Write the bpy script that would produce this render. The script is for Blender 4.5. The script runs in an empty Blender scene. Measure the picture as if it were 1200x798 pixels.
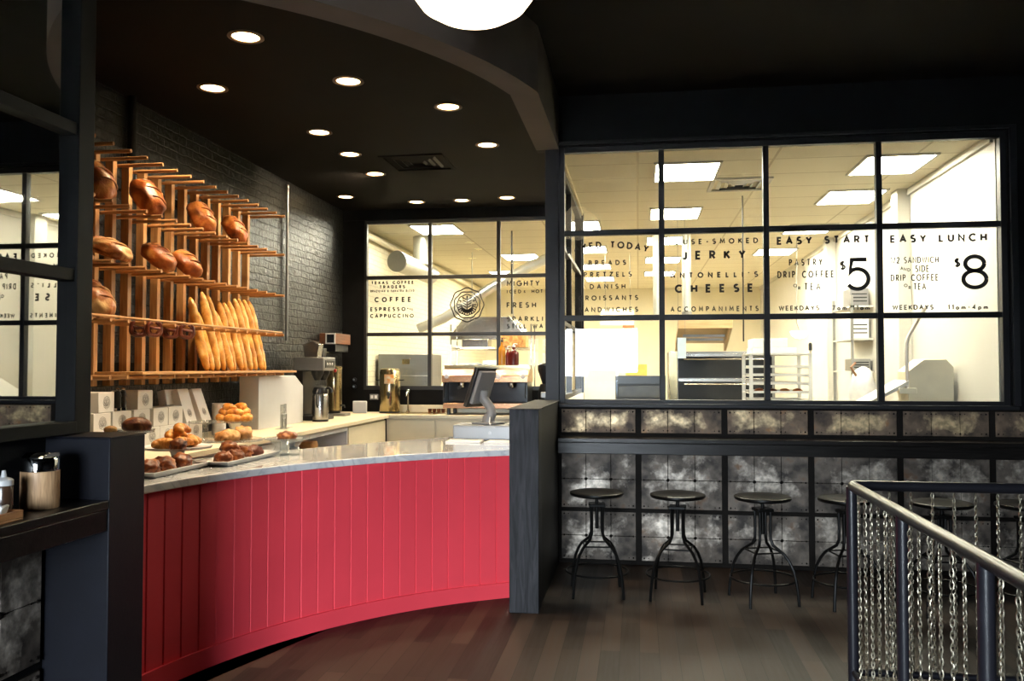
import bpy, bmesh, math, random
from mathutils import Vector, Matrix, Euler, noise
random.seed(7)
S = bpy.context.scene
COL = S.collection
PI = math.pi
R = math.radians

# ---------------------------------------------------------------- camera, exposure, sky
cam_d = bpy.data.cameras.new('camera')
cam = bpy.data.objects.new('camera', cam_d)
COL.objects.link(cam)
cam.location = (0, 0, 1.62)
cam.rotation_euler = (PI / 2 + math.atan(0.031), 0, math.atan(0.148))
cam_d.sensor_fit = 'HORIZONTAL'
cam_d.sensor_width = 36.0
cam_d.lens = 30.0
cam_d.clip_start = 0.05
cam_d.clip_end = 200
S.camera = cam
S.view_settings.view_transform = 'Standard'
S.view_settings.look = 'None'
S.view_settings.gamma = 1.0
S.view_settings.use_curve_mapping = False
S.view_settings.exposure = 0.0
S.cycles.max_bounces = 8
S.cycles.transparent_max_bounces = 32
S.cycles.caustics_reflective = False
S.cycles.caustics_refractive = False
S.cycles.sample_clamp_indirect = 6.0
S.cycles.use_denoising = True

SKY_STRENGTH = 95.0
KITCHEN_GLOW = 66.0
CAN_WATTS = 140.0
PENDANT_GLOW = 3.0
wd = bpy.data.worlds.new('sky')
S.world = wd
wd.use_nodes = True
wn = wd.node_tree.nodes
bg = wn['Background']
bg.inputs['Color'].default_value = (0.80, 0.90, 1.0, 1)
bg.inputs['Strength'].default_value = SKY_STRENGTH

# daylight through the shop front: a portal that tells the renderer where the sky gets in
pl = bpy.data.lights.new('shopfront_portal', 'AREA')
pl.shape = 'RECTANGLE'
pl.size, pl.size_y = 2.3, 2.35
pl.cycles.is_portal = True
po = bpy.data.objects.new('shopfront_portal', pl)
po.location = (-1.1, -4.05, 1.33)
po.rotation_euler = (PI / 2, 0, 0)
COL.objects.link(po)

# ---------------------------------------------------------------- helpers
def link(o, parent=None):
    COL.objects.link(o)
    if parent is not None:
        o.parent = parent
    return o

def tag(o, label=None, cat=None, group=None, kind=None):
    if label: o['label'] = label
    if cat: o['category'] = cat
    if group: o['group'] = group
    if kind: o['kind'] = kind
    return o

def thing(name, label, cat, loc=(0, 0, 0), rz=0, group=None):
    o = bpy.data.objects.new(name, None)
    o.location = loc
    o.rotation_euler = (0, 0, rz)
    o.empty_display_size = 0.1
    link(o)
    return tag(o, label, cat, group)

def copy_tree(o, parent=None):
    c = o.copy()
    link(c)
    if parent is not None:
        c.parent = parent
    for ch in [k for k in COL.objects if k.parent == o]:
        copy_tree(ch, c)
    return c

def arc(cx, cy, rx, ry, a0, a1, n=14):
    return [(cx + rx * math.cos(R(a0 + (a1 - a0) * i / n)), cy + ry * math.sin(R(a0 + (a1 - a0) * i / n))) for i in range(n + 1)]

class MB:
    def __init__(self):
        self.bm = bmesh.new()
    def face(self, vs):
        try:
            return self.bm.faces.new(vs)
        except ValueError:
            return None
    def box(self, x0, x1, y0, y1, z0, z1):
        v = [self.bm.verts.new(p) for p in ((x0, y0, z0), (x1, y0, z0), (x1, y1, z0), (x0, y1, z0), (x0, y0, z1), (x1, y0, z1), (x1, y1, z1), (x0, y1, z1))]
        for f in ((3, 2, 1, 0), (4, 5, 6, 7), (0, 1, 5, 4), (1, 2, 6, 5), (2, 3, 7, 6), (3, 0, 4, 7)):
            self.face([v[i] for i in f])
        return self
    def obox(self, c, size, rot=(0, 0, 0)):
        m = Euler(rot).to_matrix()
        h = [s / 2 for s in size]
        v = [self.bm.verts.new(Vector(c) + m @ Vector((a * h[0], b * h[1], d * h[2]))) for d in (-1, 1) for a, b in ((-1, -1), (1, -1), (1, 1), (-1, 1))]
        for f in ((3, 2, 1, 0), (4, 5, 6, 7), (0, 1, 5, 4), (1, 2, 6, 5), (2, 3, 7, 6), (3, 0, 4, 7)):
            self.face([v[i] for i in f])
        return self
    def ring(self, c, ax, r, n, ref=None):
        ax = Vector(ax).normalized()
        if ref is None:
            ref = Vector((0, 0, 1)) if abs(ax.z) < 0.9 else Vector((1, 0, 0))
        u = ax.cross(ref).normalized()
        w = ax.cross(u).normalized()
        return [self.bm.verts.new(Vector(c) + u * (r * math.cos(2 * PI * i / n)) + w * (r * math.sin(2 * PI * i / n))) for i in range(n)], u
    def bridge(self, a, b):
        n = len(a)
        for i in range(n):
            self.face([a[i], a[(i + 1) % n], b[(i + 1) % n], b[i]])
    def cyl(self, p0, p1, r0, r1=None, n=18, caps=True):
        r1 = r0 if r1 is None else r1
        d = Vector(p1) - Vector(p0)
        a, _ = self.ring(p0, d, r0, n)
        b, _ = self.ring(p1, d, r1, n)
        self.bridge(a, b)
        if caps:
            self.face(a[::-1]); self.face(b)
        return self
    def tube(self, pts, r, n=8, closed=False, caps=True):
        P = [Vector(p) for p in pts]
        k = len(P)
        rs = r if isinstance(r, (list, tuple)) else [r] * k
        rings, ref = [], None
        for i in range(k):
            if closed:
                t = (P[(i + 1) % k] - P[i - 1])
            else:
                t = P[min(i + 1, k - 1)] - P[max(i - 1, 0)]
            t.normalize()
            if ref is None:
                ref = Vector((0, 0, 1)) if abs(t.z) < 0.9 else Vector((1, 0, 0))
            u = (ref - t * ref.dot(t)).normalized()
            ref = u
            w = t.cross(u)
            rings.append([self.bm.verts.new(P[i] + u * (rs[i] * math.cos(2 * PI * j / n)) + w * (rs[i] * math.sin(2 * PI * j / n))) for j in range(n)])
        for i in range(k - 1):
            self.bridge(rings[i], rings[i + 1])
        if closed:
            self.bridge(rings[-1], rings[0])
        elif caps:
            self.face(rings[0][::-1]); self.face(rings[-1])
        return self
    def lathe(self, prof, c=(0, 0, 0), n=28, sx=1, sy=1):
        rings = []
        for r, z in prof:
            if r < 1e-5:
                rings.append([self.bm.verts.new((c[0], c[1], c[2] + z))])
            else:
                rings.append([self.bm.verts.new((c[0] + sx * r * math.cos(2 * PI * i / n), c[1] + sy * r * math.sin(2 * PI * i / n), c[2] + z)) for i in range(n)])
        for a, b in zip(rings, rings[1:]):
            if len(a) == 1 and len(b) == 1:
                continue
            if len(a) == 1:
                for i in range(n): self.face([a[0], b[(i + 1) % n], b[i]])
            elif len(b) == 1:
                for i in range(n): self.face([a[i], a[(i + 1) % n], b[0]])
            else:
                self.bridge(a, b)
        return self
    def prism(self, poly, axis, a, b):
        def pt(p, t):
            return {'x': (t, p[0], p[1]), 'y': (p[0], t, p[1]), 'z': (p[0], p[1], t)}[axis]
        va = [self.bm.verts.new(pt(p, a)) for p in poly]
        vb = [self.bm.verts.new(pt(p, b)) for p in poly]
        self.bridge(va, vb)
        f1 = self.face(va[::-1]); f2 = self.face(vb)
        bmesh.ops.triangulate(self.bm, faces=[f for f in (f1, f2) if f])
        return self
    def ball(self, c, rad, rot=(0, 0, 0), sub=3, amp=0.0, freq=8.0, seed=0, shape=None):
        m = Euler(rot).to_matrix()
        g = bmesh.ops.create_icosphere(self.bm, subdivisions=sub, radius=1.0)
        for v in g['verts']:
            d = v.co.copy()
            if shape: d = Vector(shape(d))
            k = 1 + amp * noise.noise(v.co * freq * 0.3 + Vector((seed * 3.7, seed, 0)))
            v.co = Vector(c) + m @ Vector((d.x * rad[0] * k, d.y * rad[1] * k, d.z * rad[2] * k))
        return self
    def strip(self, pts, w, f, t=0.0012, closed=False):
        """a flat band of width w along 2-D points, mapped to space by f(x, y, depth)"""
        k = len(pts)
        offs = []
        for i in range(k):
            a = Vector(pts[i - 1] if (i > 0 or closed) else pts[i]); b = Vector(pts[i]); c = Vector(pts[(i + 1) % k] if (i < k - 1 or closed) else pts[i])
            d1 = (b - a); d2 = (c - b)
            if d1.length < 1e-9: d1 = d2
            if d2.length < 1e-9: d2 = d1
            d1 = d1.normalized(); d2 = d2.normalized()
            n1 = Vector((-d1.y, d1.x)); n2 = Vector((-d2.y, d2.x))
            m = n1 + n2
            m = n2 if m.length < 1e-4 else m.normalized()
            s = 1 / max(0.45, m.dot(n2))
            offs.append((b + m * (w / 2 * s), b - m * (w / 2 * s)))
        vs = [[self.bm.verts.new(f(p.x, p.y, dd)) for dd in (0, t) for p in o] for o in offs]
        rng = range(k) if closed else range(k - 1)
        for i in rng:
            A, B = vs[i], vs[(i + 1) % k]
            for p, q in ((0, 1), (1, 3), (3, 2), (2, 0)):
                self.face([A[p], A[q], B[q], B[p]])
        return self
    def build(self, name, m, parent=None, loc=None, world=False, angle=38, bevel=0.0, rz=0.0, flat=False):
        bmesh.ops.recalc_face_normals(self.bm, faces=self.bm.faces[:])
        if world and parent is not None:
            bmesh.ops.translate(self.bm, verts=self.bm.verts[:], vec=-Vector(parent.matrix_basis.translation))
        lim = R(angle)
        for f in self.bm.faces: f.smooth = not flat
        for e in self.bm.edges:
            if len(e.link_faces) == 2 and e.calc_face_angle(0) > lim: e.smooth = False
        me = bpy.data.meshes.new(name)
        self.bm.to_mesh(me); self.bm.free()
        me.materials.append(m)
        o = bpy.data.objects.new(name, me)
        link(o, parent)
        if loc is not None: o.location = loc
        if rz: o.rotation_euler = (0, 0, rz)
        if bevel:
            b = o.modifiers.new('soft_edges', 'BEVEL')
            b.width = bevel; b.segments = 2; b.limit_method = 'ANGLE'; b.angle_limit = R(40)
        return o

def struct(o):
    o['kind'] = 'structure'
    return o

# ---------------------------------------------------------------- materials
def newmat(name):
    m = bpy.data.materials.new(name)
    m.use_nodes = True
    n = m.node_tree.nodes; l = m.node_tree.links
    return m, n, l, n['Principled BSDF']

def N(n, t, **k):
    x = n.new(t)
    for a, b in k.items():
        if hasattr(x, a): setattr(x, a, b)
    return x

def mat(name, col, rough=0.5, metal=0.0, var=0.18, scale=9.0, bump=0.0, bscale=70.0, col2=None, spec=0.5, stretch=(1, 1, 1), coat=0.0):
    m, n, l, p = newmat(name)
    tc = N(n, 'ShaderNodeTexCoord'); mp = N(n, 'ShaderNodeMapping')
    mp.inputs['Scale'].default_value = stretch
    l.new(tc.outputs['Object'], mp.inputs['Vector'])
    t = N(n, 'ShaderNodeTexNoise'); t.inputs['Scale'].default_value = scale; t.inputs['Detail'].default_value = 5
    l.new(mp.outputs['Vector'], t.inputs['Vector'])
    r = N(n, 'ShaderNodeValToRGB')
    c2 = col2 if col2 else tuple(c * (1 - var) for c in col)
    r.color_ramp.elements[0].position = 0.35; r.color_ramp.elements[1].position = 0.65
    r.color_ramp.elements[0].color = (*c2, 1); r.color_ramp.elements[1].color = (*col, 1)
    l.new(t.outputs['Fac'], r.inputs['Fac']); l.new(r.outputs['Color'], p.inputs['Base Color'])
    p.inputs['Roughness'].default_value = rough; p.inputs['Metallic'].default_value = metal
    p.inputs['Specular IOR Level'].default_value = spec
    p.inputs['Coat Weight'].default_value = coat; p.inputs['Coat Roughness'].default_value = 0.12
    if bump:
        b = N(n, 'ShaderNodeBump'); b.inputs['Strength'].default_value = bump; b.inputs['Distance'].default_value = 0.004
        t2 = N(n, 'ShaderNodeTexNoise'); t2.inputs['Scale'].default_value = bscale; t2.inputs['Detail'].default_value = 4
        l.new(mp.outputs['Vector'], t2.inputs['Vector']); l.new(t2.outputs['Fac'], b.inputs['Height']); l.new(b.outputs['Normal'], p.inputs['Normal'])
    return m

def glow(name, col, strength):
    m, n, l, p = newmat(name)
    p.inputs['Base Color'].default_value = (*col, 1)
    p.inputs['Emission Color'].default_value = (*col, 1); p.inputs['Emission Strength'].default_value = strength
    return m

def clear(name, tint=(1, 1, 1), f0=0.04, rough=0.0, body=0.0, bodycol=(.8, .8, .8)):
    """clear glass: light passes straight through, the surface mirrors by angle (Schlick)"""
    m, n, l, p = newmat(name)
    out = n['Material Output']; n.remove(p)
    tr = N(n, 'ShaderNodeBsdfTransparent'); tr.inputs['Color'].default_value = (*tint, 1)
    gl = N(n, 'ShaderNodeBsdfGlossy'); gl.inputs['Roughness'].default_value = rough
    ge = N(n, 'ShaderNodeNewGeometry')
    dt = N(n, 'ShaderNodeVectorMath', operation='DOT_PRODUCT')
    l.new(ge.outputs['Normal'], dt.inputs[0]); l.new(ge.outputs['Incoming'], dt.inputs[1])
    ab = N(n, 'ShaderNodeMath', operation='ABSOLUTE'); l.new(dt.outputs['Value'], ab.inputs[0])
    om = N(n, 'ShaderNodeMath', operation='SUBTRACT'); om.inputs[0].default_value = 1; l.new(ab.outputs[0], om.inputs[1])
    pw = N(n, 'ShaderNodeMath', operation='POWER'); l.new(om.outputs[0], pw.inputs[0]); pw.inputs[1].default_value = 5
    ma = N(n, 'ShaderNodeMath', operation='MULTIPLY_ADD'); l.new(pw.outputs[0], ma.inputs[0]); ma.inputs[1].default_value = 1 - f0; ma.inputs[2].default_value = f0
    mx = N(n, 'ShaderNodeMixShader'); l.new(ma.outputs[0], mx.inputs[0]); l.new(tr.outputs[0], mx.inputs[1]); l.new(gl.outputs[0], mx.inputs[2])
    if body:
        df = N(n, 'ShaderNodeBsdfDiffuse'); df.inputs['Color'].default_value = (*bodycol, 1)
        m2 = N(n, 'ShaderNodeMixShader'); m2.inputs[0].default_value = body
        l.new(mx.outputs[0], m2.inputs[1]); l.new(df.outputs[0], m2.inputs[2]); mx = m2
    l.new(mx.outputs[0], out.inputs['Surface'])
    return m

def brick(name, c1, c2, mortar, rough, axes='yz', bump=0.8, rough2=None):
    m, n, l, p = newmat(name)
    tc = N(n, 'ShaderNodeTexCoord'); sp = N(n, 'ShaderNodeSeparateXYZ'); cb = N(n, 'ShaderNodeCombineXYZ')
    l.new(tc.outputs['Object'], sp.inputs[0])
    l.new(sp.outputs['XYZ'.index(axes[0].upper())], cb.inputs[0]); l.new(sp.outputs['XYZ'.index(axes[1].upper())], cb.inputs[1])
    wob = N(n, 'ShaderNodeTexNoise'); wob.inputs['Scale'].default_value = 7; l.new(tc.outputs['Object'], wob.inputs['Vector'])
    wm = N(n, 'ShaderNodeVectorMath', operation='SCALE'); wm.inputs['Scale'].default_value = 0.03; l.new(wob.outputs['Color'], wm.inputs[0])
    wa = N(n, 'ShaderNodeVectorMath', operation='ADD'); l.new(cb.outputs[0], wa.inputs[0]); l.new(wm.outputs[0], wa.inputs[1])
    b = N(n, 'ShaderNodeTexBrick'); l.new(wa.outputs[0], b.inputs['Vector'])
    b.inputs['Scale'].default_value = 1.0; b.inputs['Brick Width'].default_value = 0.215; b.inputs['Row Height'].default_value = 0.075
    b.inputs['Mortar Size'].default_value = 0.008; b.inputs['Mortar Smooth'].default_value = 0.4; b.inputs['Bias'].default_value = -0.1
    b.inputs['Color1'].default_value = (*c1, 1); b.inputs['Color2'].default_value = (*c2, 1); b.inputs['Mortar'].default_value = (*mortar, 1)
    l.new(b.outputs['Color'], p.inputs['Base Color']); p.inputs['Roughness'].default_value = rough
    t = N(n, 'ShaderNodeTexNoise'); t.inputs['Scale'].default_value = 22; t.inputs['Detail'].default_value = 6; l.new(tc.outputs['Object'], t.inputs['Vector'])
    mu = N(n, 'ShaderNodeMath', operation='MULTIPLY_ADD'); l.new(b.outputs['Fac'], mu.inputs[0]); mu.inputs[1].default_value = -1.3; l.new(t.outputs['Fac'], mu.inputs[2])
    bp = N(n, 'ShaderNodeBump'); bp.inputs['Strength'].default_value = bump; bp.inputs['Distance'].default_value = 0.012
    l.new(mu.outputs[0], bp.inputs['Height']); l.new(bp.outputs['Normal'], p.inputs['Normal'])
    return m

def planks(name, c1, c2, rough=0.33):
    m, n, l, p = newmat(name)
    tc = N(n, 'ShaderNodeTexCoord'); sp = N(n, 'ShaderNodeSeparateXYZ'); cb = N(n, 'ShaderNodeCombineXYZ')
    l.new(tc.outputs['Object'], sp.inputs[0]); l.new(sp.outputs[1], cb.inputs[0]); l.new(sp.outputs[0], cb.inputs[1])
    b = N(n, 'ShaderNodeTexBrick'); l.new(cb.outputs[0], b.inputs['Vector'])
    b.inputs['Scale'].default_value = 1; b.inputs['Brick Width'].default_value = 1.1; b.inputs['Row Height'].default_value = 0.11
    b.inputs['Mortar Size'].default_value = 0.0015; b.inputs['Bias'].default_value = 0
    b.inputs['Color1'].default_value = (*c1, 1); b.inputs['Color2'].default_value = (*c2, 1); b.inputs['Mortar'].default_value = (0.004, 0.003, 0.003, 1)
    mp = N(n, 'ShaderNodeMapping'); mp.inputs['Scale'].default_value = (30, 1.5, 1); l.new(tc.outputs['Object'], mp.inputs['Vector'])
    t = N(n, 'ShaderNodeTexNoise'); t.inputs['Scale'].default_value = 1.6; t.inputs['Detail'].default_value = 6; l.new(mp.outputs['Vector'], t.inputs['Vector'])
    mx = N(n, 'ShaderNodeMixRGB', blend_type='MULTIPLY'); mx.inputs['Fac'].default_value = 0.75
    l.new(b.outputs['Color'], mx.inputs['Color1']); l.new(t.outputs['Fac'], mx.inputs['Color2'])
    l.new(mx.outputs['Color'], p.inputs['Base Color']); p.inputs['Specular IOR Level'].default_value = 0.22
    rr = N(n, 'ShaderNodeMapRange'); rr.inputs['To Min'].default_value = rough - 0.08; rr.inputs['To Max'].default_value = rough + 0.15
    l.new(t.outputs['Fac'], rr.inputs['Value']); l.new(rr.outputs['Result'], p.inputs['Roughness'])
    bp = N(n, 'ShaderNodeBump'); bp.inputs['Strength'].default_value = 0.25; bp.inputs['Distance'].default_value = 0.003
    l.new(b.outputs['Fac'], bp.inputs['Height']); bp.invert = True; l.new(bp.outputs['Normal'], p.inputs['Normal'])
    return m

def wood(name, c1, c2, rough=0.5, axis=2, scale=1.0, bump=0.3, spec=0.5):
    m, n, l, p = newmat(name)
    tc = N(n, 'ShaderNodeTexCoord'); mp = N(n, 'ShaderNodeMapping')
    sc = [16 * scale] * 3; sc[axis] = 1.3 * scale
    mp.inputs['Scale'].default_value = sc; l.new(tc.outputs['Object'], mp.inputs['Vector'])
    t = N(n, 'ShaderNodeTexNoise'); t.inputs['Scale'].default_value = 2; t.inputs['Detail'].default_value = 8; t.inputs['Distortion'].default_value = 1.2
    l.new(mp.outputs['Vector'], t.inputs['Vector'])
    r = N(n, 'ShaderNodeValToRGB'); r.color_ramp.elements[0].position = 0.32; r.color_ramp.elements[1].position = 0.68
    r.color_ramp.elements[0].color = (*c1, 1); r.color_ramp.elements[1].color = (*c2, 1)
    l.new(t.outputs['Fac'], r.inputs['Fac']); l.new(r.outputs['Color'], p.inputs['Base Color']); p.inputs['Roughness'].default_value = rough; p.inputs['Specular IOR Level'].default_value = spec
    bp = N(n, 'ShaderNodeBump'); bp.inputs['Strength'].default_value = bump; bp.inputs['Distance'].default_value = 0.004
    l.new(t.outputs['Fac'], bp.inputs['Height']); l.new(bp.outputs['Normal'], p.inputs['Normal'])
    return m

def tin(name, dark, mid, rusty, worn):
    """old pressed tin: dark rusty sheet, worn to bright metal in a ragged cloud in the middle of each panel"""
    m, n, l, p = newmat(name)
    tc = N(n, 'ShaderNodeTexCoord'); oi = N(n, 'ShaderNodeObjectInfo')
    off = N(n, 'ShaderNodeVectorMath', operation='SCALE'); l.new(oi.outputs['Location'], off.inputs[0]); off.inputs['Scale'].default_value = 7.3
    ad = N(n, 'ShaderNodeVectorMath', operation='ADD'); l.new(tc.outputs['Object'], ad.inputs[0]); l.new(off.outputs[0], ad.inputs[1])
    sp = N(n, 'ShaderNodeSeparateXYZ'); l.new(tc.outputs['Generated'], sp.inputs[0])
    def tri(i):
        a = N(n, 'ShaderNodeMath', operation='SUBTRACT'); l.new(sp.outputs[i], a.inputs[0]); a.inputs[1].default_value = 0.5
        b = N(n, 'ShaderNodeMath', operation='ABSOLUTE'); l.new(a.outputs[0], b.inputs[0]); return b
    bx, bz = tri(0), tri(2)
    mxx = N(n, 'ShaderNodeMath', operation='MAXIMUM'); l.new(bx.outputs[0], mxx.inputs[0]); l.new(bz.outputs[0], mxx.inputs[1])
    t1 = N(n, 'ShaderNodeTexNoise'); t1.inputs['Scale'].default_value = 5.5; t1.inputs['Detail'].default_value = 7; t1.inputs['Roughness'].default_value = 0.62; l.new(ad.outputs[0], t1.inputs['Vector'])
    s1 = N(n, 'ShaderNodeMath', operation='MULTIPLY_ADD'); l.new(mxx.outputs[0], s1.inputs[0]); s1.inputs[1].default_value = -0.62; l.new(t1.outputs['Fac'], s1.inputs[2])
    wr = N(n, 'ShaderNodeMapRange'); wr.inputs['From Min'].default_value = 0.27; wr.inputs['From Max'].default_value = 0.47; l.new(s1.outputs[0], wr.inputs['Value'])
    t2 = N(n, 'ShaderNodeTexNoise'); t2.inputs['Scale'].default_value = 9; t2.inputs['Detail'].default_value = 8; l.new(ad.outputs[0], t2.inputs['Vector'])
    dk = N(n, 'ShaderNodeValToRGB'); e = dk.color_ramp.elements
    e[0].position = 0.34; e[0].color = dark; e[1].position = 0.62; e[1].color = mid
    k = e.new(0.75); k.color = rusty
    l.new(t2.outputs['Fac'], dk.inputs['Fac'])
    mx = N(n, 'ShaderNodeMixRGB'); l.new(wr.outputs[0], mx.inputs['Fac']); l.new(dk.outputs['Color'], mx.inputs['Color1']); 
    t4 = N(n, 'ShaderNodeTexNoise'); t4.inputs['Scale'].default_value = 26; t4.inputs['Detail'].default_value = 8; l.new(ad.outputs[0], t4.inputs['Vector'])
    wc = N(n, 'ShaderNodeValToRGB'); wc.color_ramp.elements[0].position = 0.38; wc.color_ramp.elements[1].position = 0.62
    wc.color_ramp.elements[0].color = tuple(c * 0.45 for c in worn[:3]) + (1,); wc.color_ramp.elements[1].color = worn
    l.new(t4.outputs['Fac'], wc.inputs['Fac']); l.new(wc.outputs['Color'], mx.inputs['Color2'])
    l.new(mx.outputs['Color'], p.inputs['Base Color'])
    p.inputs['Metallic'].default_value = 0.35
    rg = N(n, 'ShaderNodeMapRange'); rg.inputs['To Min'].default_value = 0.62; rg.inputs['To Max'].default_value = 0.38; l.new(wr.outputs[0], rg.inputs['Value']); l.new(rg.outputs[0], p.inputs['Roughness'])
    bp = N(n, 'ShaderNodeBump'); bp.inputs['Strength'].default_value = 0.4; bp.inputs['Distance'].default_value = 0.006
    t3 = N(n, 'ShaderNodeTexNoise'); t3.inputs['Scale'].default_value = 14; l.new(ad.outputs[0], t3.inputs['Vector'])
    l.new(t3.outputs['Fac'], bp.inputs['Height']); l.new(bp.outputs['Normal'], p.inputs['Normal'])
    return m

def crust(name, dark, mid, light, flour=0.35, scale=7.0):
    m, n, l, p = newmat(name)
    tc = N(n, 'ShaderNodeTexCoord'); oi = N(n, 'ShaderNodeObjectInfo')
    ad = N(n, 'ShaderNodeVectorMath', operation='ADD'); l.new(tc.outputs['Object'], ad.inputs[0]); l.new(oi.outputs['Location'], ad.inputs[1])
    t = N(n, 'ShaderNodeTexNoise'); t.inputs['Scale'].default_value = scale; t.inputs['Detail'].default_value = 6; t.inputs['Distortion'].default_value = 0.8; l.new(ad.outputs[0], t.inputs['Vector'])
    r = N(n, 'ShaderNodeValToRGB'); e = r.color_ramp.elements
    e[0].position = 0.33; e[0].color = (*dark, 1); e[1].position = 0.52; e[1].color = (*mid, 1)
    k = e.new(0.72 - 0.1 * flour); k.color = (*light, 1)
    l.new(t.outputs['Fac'], r.inputs['Fac']); l.new(r.outputs['Color'], p.inputs['Base Color'])
    p.inputs['Roughness'].default_value = 0.36; p.inputs['Specular IOR Level'].default_value = 0.3
    bp = N(n, 'ShaderNodeBump'); bp.inputs['Strength'].default_value = 0.5; bp.inputs['Distance'].default_value = 0.006
    t2 = N(n, 'ShaderNodeTexNoise'); t2.inputs['Scale'].default_value = 60; l.new(ad.outputs[0], t2.inputs['Vector'])
    l.new(t2.outputs['Fac'], bp.inputs['Height']); l.new(bp.outputs['Normal'], p.inputs['Normal'])
    return m

def marble(name):
    m, n, l, p = newmat(name)
    tc = N(n, 'ShaderNodeTexCoord')
    t = N(n, 'ShaderNodeTexNoise'); t.inputs['Scale'].default_value = 3.2; t.inputs['Detail'].default_value = 9; t.inputs['Distortion'].default_value = 2.2; l.new(tc.outputs['Object'], t.inputs['Vector'])
    r = N(n, 'ShaderNodeValToRGB'); e = r.color_ramp.elements
    e[0].position = 0.40; e[0].color = (0.80, 0.80, 0.81, 1); e[1].position = 0.54; e[1].color = (0.82, 0.82, 0.82, 1)
    k = e.new(0.48); k.color = (0.62, 0.63, 0.66, 1)
    l.new(t.outputs['Fac'], r.inputs['Fac']); l.new(r.outputs['Color'], p.inputs['Base Color'])
    p.inputs['Roughness'].default_value = 0.05; p.inputs['Coat Weight'].default_value = 0.6; p.inputs['Coat Roughness'].default_value = 0.04
    return m

def grid_tiles(name, col, line, sx, sy, w=0.012, rough=0.9):
    m, n, l, p = newmat(name)
    tc = N(n, 'ShaderNodeTexCoord')
    b = N(n, 'ShaderNodeTexBrick'); l.new(tc.outputs['Object'], b.inputs['Vector'])
    b.offset = 0; b.inputs['Scale'].default_value = 1; b.inputs['Brick Width'].default_value = sx; b.inputs['Row Height'].default_value = sy
    b.inputs['Mortar Size'].default_value = w; b.inputs['Color1'].default_value = (*col, 1); b.inputs['Color2'].default_value = (*[c * 0.97 for c in col], 1); b.inputs['Mortar'].default_value = (*line, 1)
    l.new(b.outputs['Color'], p.inputs['Base Color']); p.inputs['Roughness'].default_value = rough
    return m

M = {}
M['black'] = mat('black_paint', (0.007, 0.007, 0.0075), 0.55, var=0.3, spec=0.2)
M['blackwall'] = mat('black_wall_paint', (0.005, 0.005, 0.0055), 0.65, var=0.3, bump=0.15, bscale=120, spec=0.08)
M['ceil'] = mat('dark_ceiling_paint', (0.006, 0.0052, 0.0048), 0.75, var=0.25, scale=2, spec=0.06)
M['soffit'] = mat('soffit_paint', (0.085, 0.075, 0.07), 0.8, var=0.12, scale=3, spec=0.2)
M['frame'] = mat('window_frame_paint', (0.010, 0.010, 0.012), 0.45, var=0.2, spec=0.22)
M['barframe'] = mat('bar_window_frame_paint', (0.012, 0.011, 0.010), 0.4, var=0.2)
M['postgrey'] = wood('black_stained_oak', (0.006, 0.006, 0.0075), (0.034, 0.034, 0.039), 0.55, 2, 1.0, 0.9, 0.2)
M['navy'] = mat('navy_shaded_paint', (0.004, 0.0045, 0.008), 0.5, var=0.2, bump=0.1, spec=0.2)  # navy paint, darkened to stand for the shade on the left half wall
M['cream'] = mat('kitchen_cream_paint', (0.80, 0.74, 0.56), 0.75, var=0.05, scale=3)
M['mirrorframe'] = mat('mirror_frame_paint', (0.004, 0.004, 0.0042), 0.55, var=0.2, spec=0.1)
M['whitewall'] = mat('kitchen_white_panel', (0.60, 0.585, 0.53), 0.5, var=0.04, scale=2)
M['creambrick'] = brick('cream_brick', (0.80, 0.74, 0.55), (0.77, 0.71, 0.52), (0.66, 0.60, 0.44), 0.6, 'yz', 0.5)
M['brick'] = brick('black_brick', (0.022, 0.023, 0.023), (0.018, 0.019, 0.019), (0.008, 0.008, 0.008), 0.28, 'yz', 1.0)
M['floor'] = planks('dark_floor_planks', (0.080, 0.053, 0.039), (0.018, 0.012, 0.0095), 0.50)
M['kfloor'] = mat('kitchen_floor', (0.74, 0.62, 0.45), 0.5, var=0.2)
M['kceil'] = grid_tiles('kitchen_ceiling_tile', (0.93, 0.88, 0.70), (0.66, 0.60, 0.44), 1.22, 0.61, 0.012)
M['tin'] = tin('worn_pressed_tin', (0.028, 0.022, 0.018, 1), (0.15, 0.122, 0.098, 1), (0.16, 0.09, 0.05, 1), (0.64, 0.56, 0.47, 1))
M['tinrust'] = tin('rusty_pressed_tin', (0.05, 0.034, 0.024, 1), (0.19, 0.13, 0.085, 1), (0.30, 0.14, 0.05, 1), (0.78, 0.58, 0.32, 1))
M['rust'] = mat('iron_batten', (0.010, 0.008, 0.0065), 0.65, 0.0, var=0.4, spec=0.08)
M['bartop'] = wood('dark_bar_wood', (0.005, 0.0045, 0.004), (0.014, 0.012, 0.011), 0.30, 0, 1.0, 0.15, 0.2)
M['pink'] = mat('raspberry_paint', (0.84, 0.060, 0.085), 0.55, var=0.06, scale=3, spec=0.35)
M['marble'] = marble('white_marble')
M['pine'] = wood('rack_oak', (0.36, 0.165, 0.055), (0.56, 0.30, 0.115), 0.5, 2, 1.0, 0.2)
M['pineY'] = wood('shelf_oak', (0.40, 0.19, 0.065), (0.60, 0.33, 0.13), 0.5, 1, 1.0, 0.2)
M['pineX'] = wood('peg_oak', (0.34, 0.15, 0.05), (0.54, 0.28, 0.11), 0.5, 0, 1.0, 0.2)
M['white'] = mat('white_laminate', (0.74, 0.74, 0.76), 0.35, var=0.03)
M['creamlam'] = mat('cream_laminate', (0.72, 0.64, 0.47), 0.4, var=0.04)
M['card'] = mat('white_card', (0.88, 0.87, 0.86), 0.65, var=0.04)
M['greyink'] = mat('grey_print', (0.34, 0.34, 0.35), 0.7, var=0.1)
M['china'] = mat('white_china', (0.90, 0.90, 0.91), 0.15, var=0.02)
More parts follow.
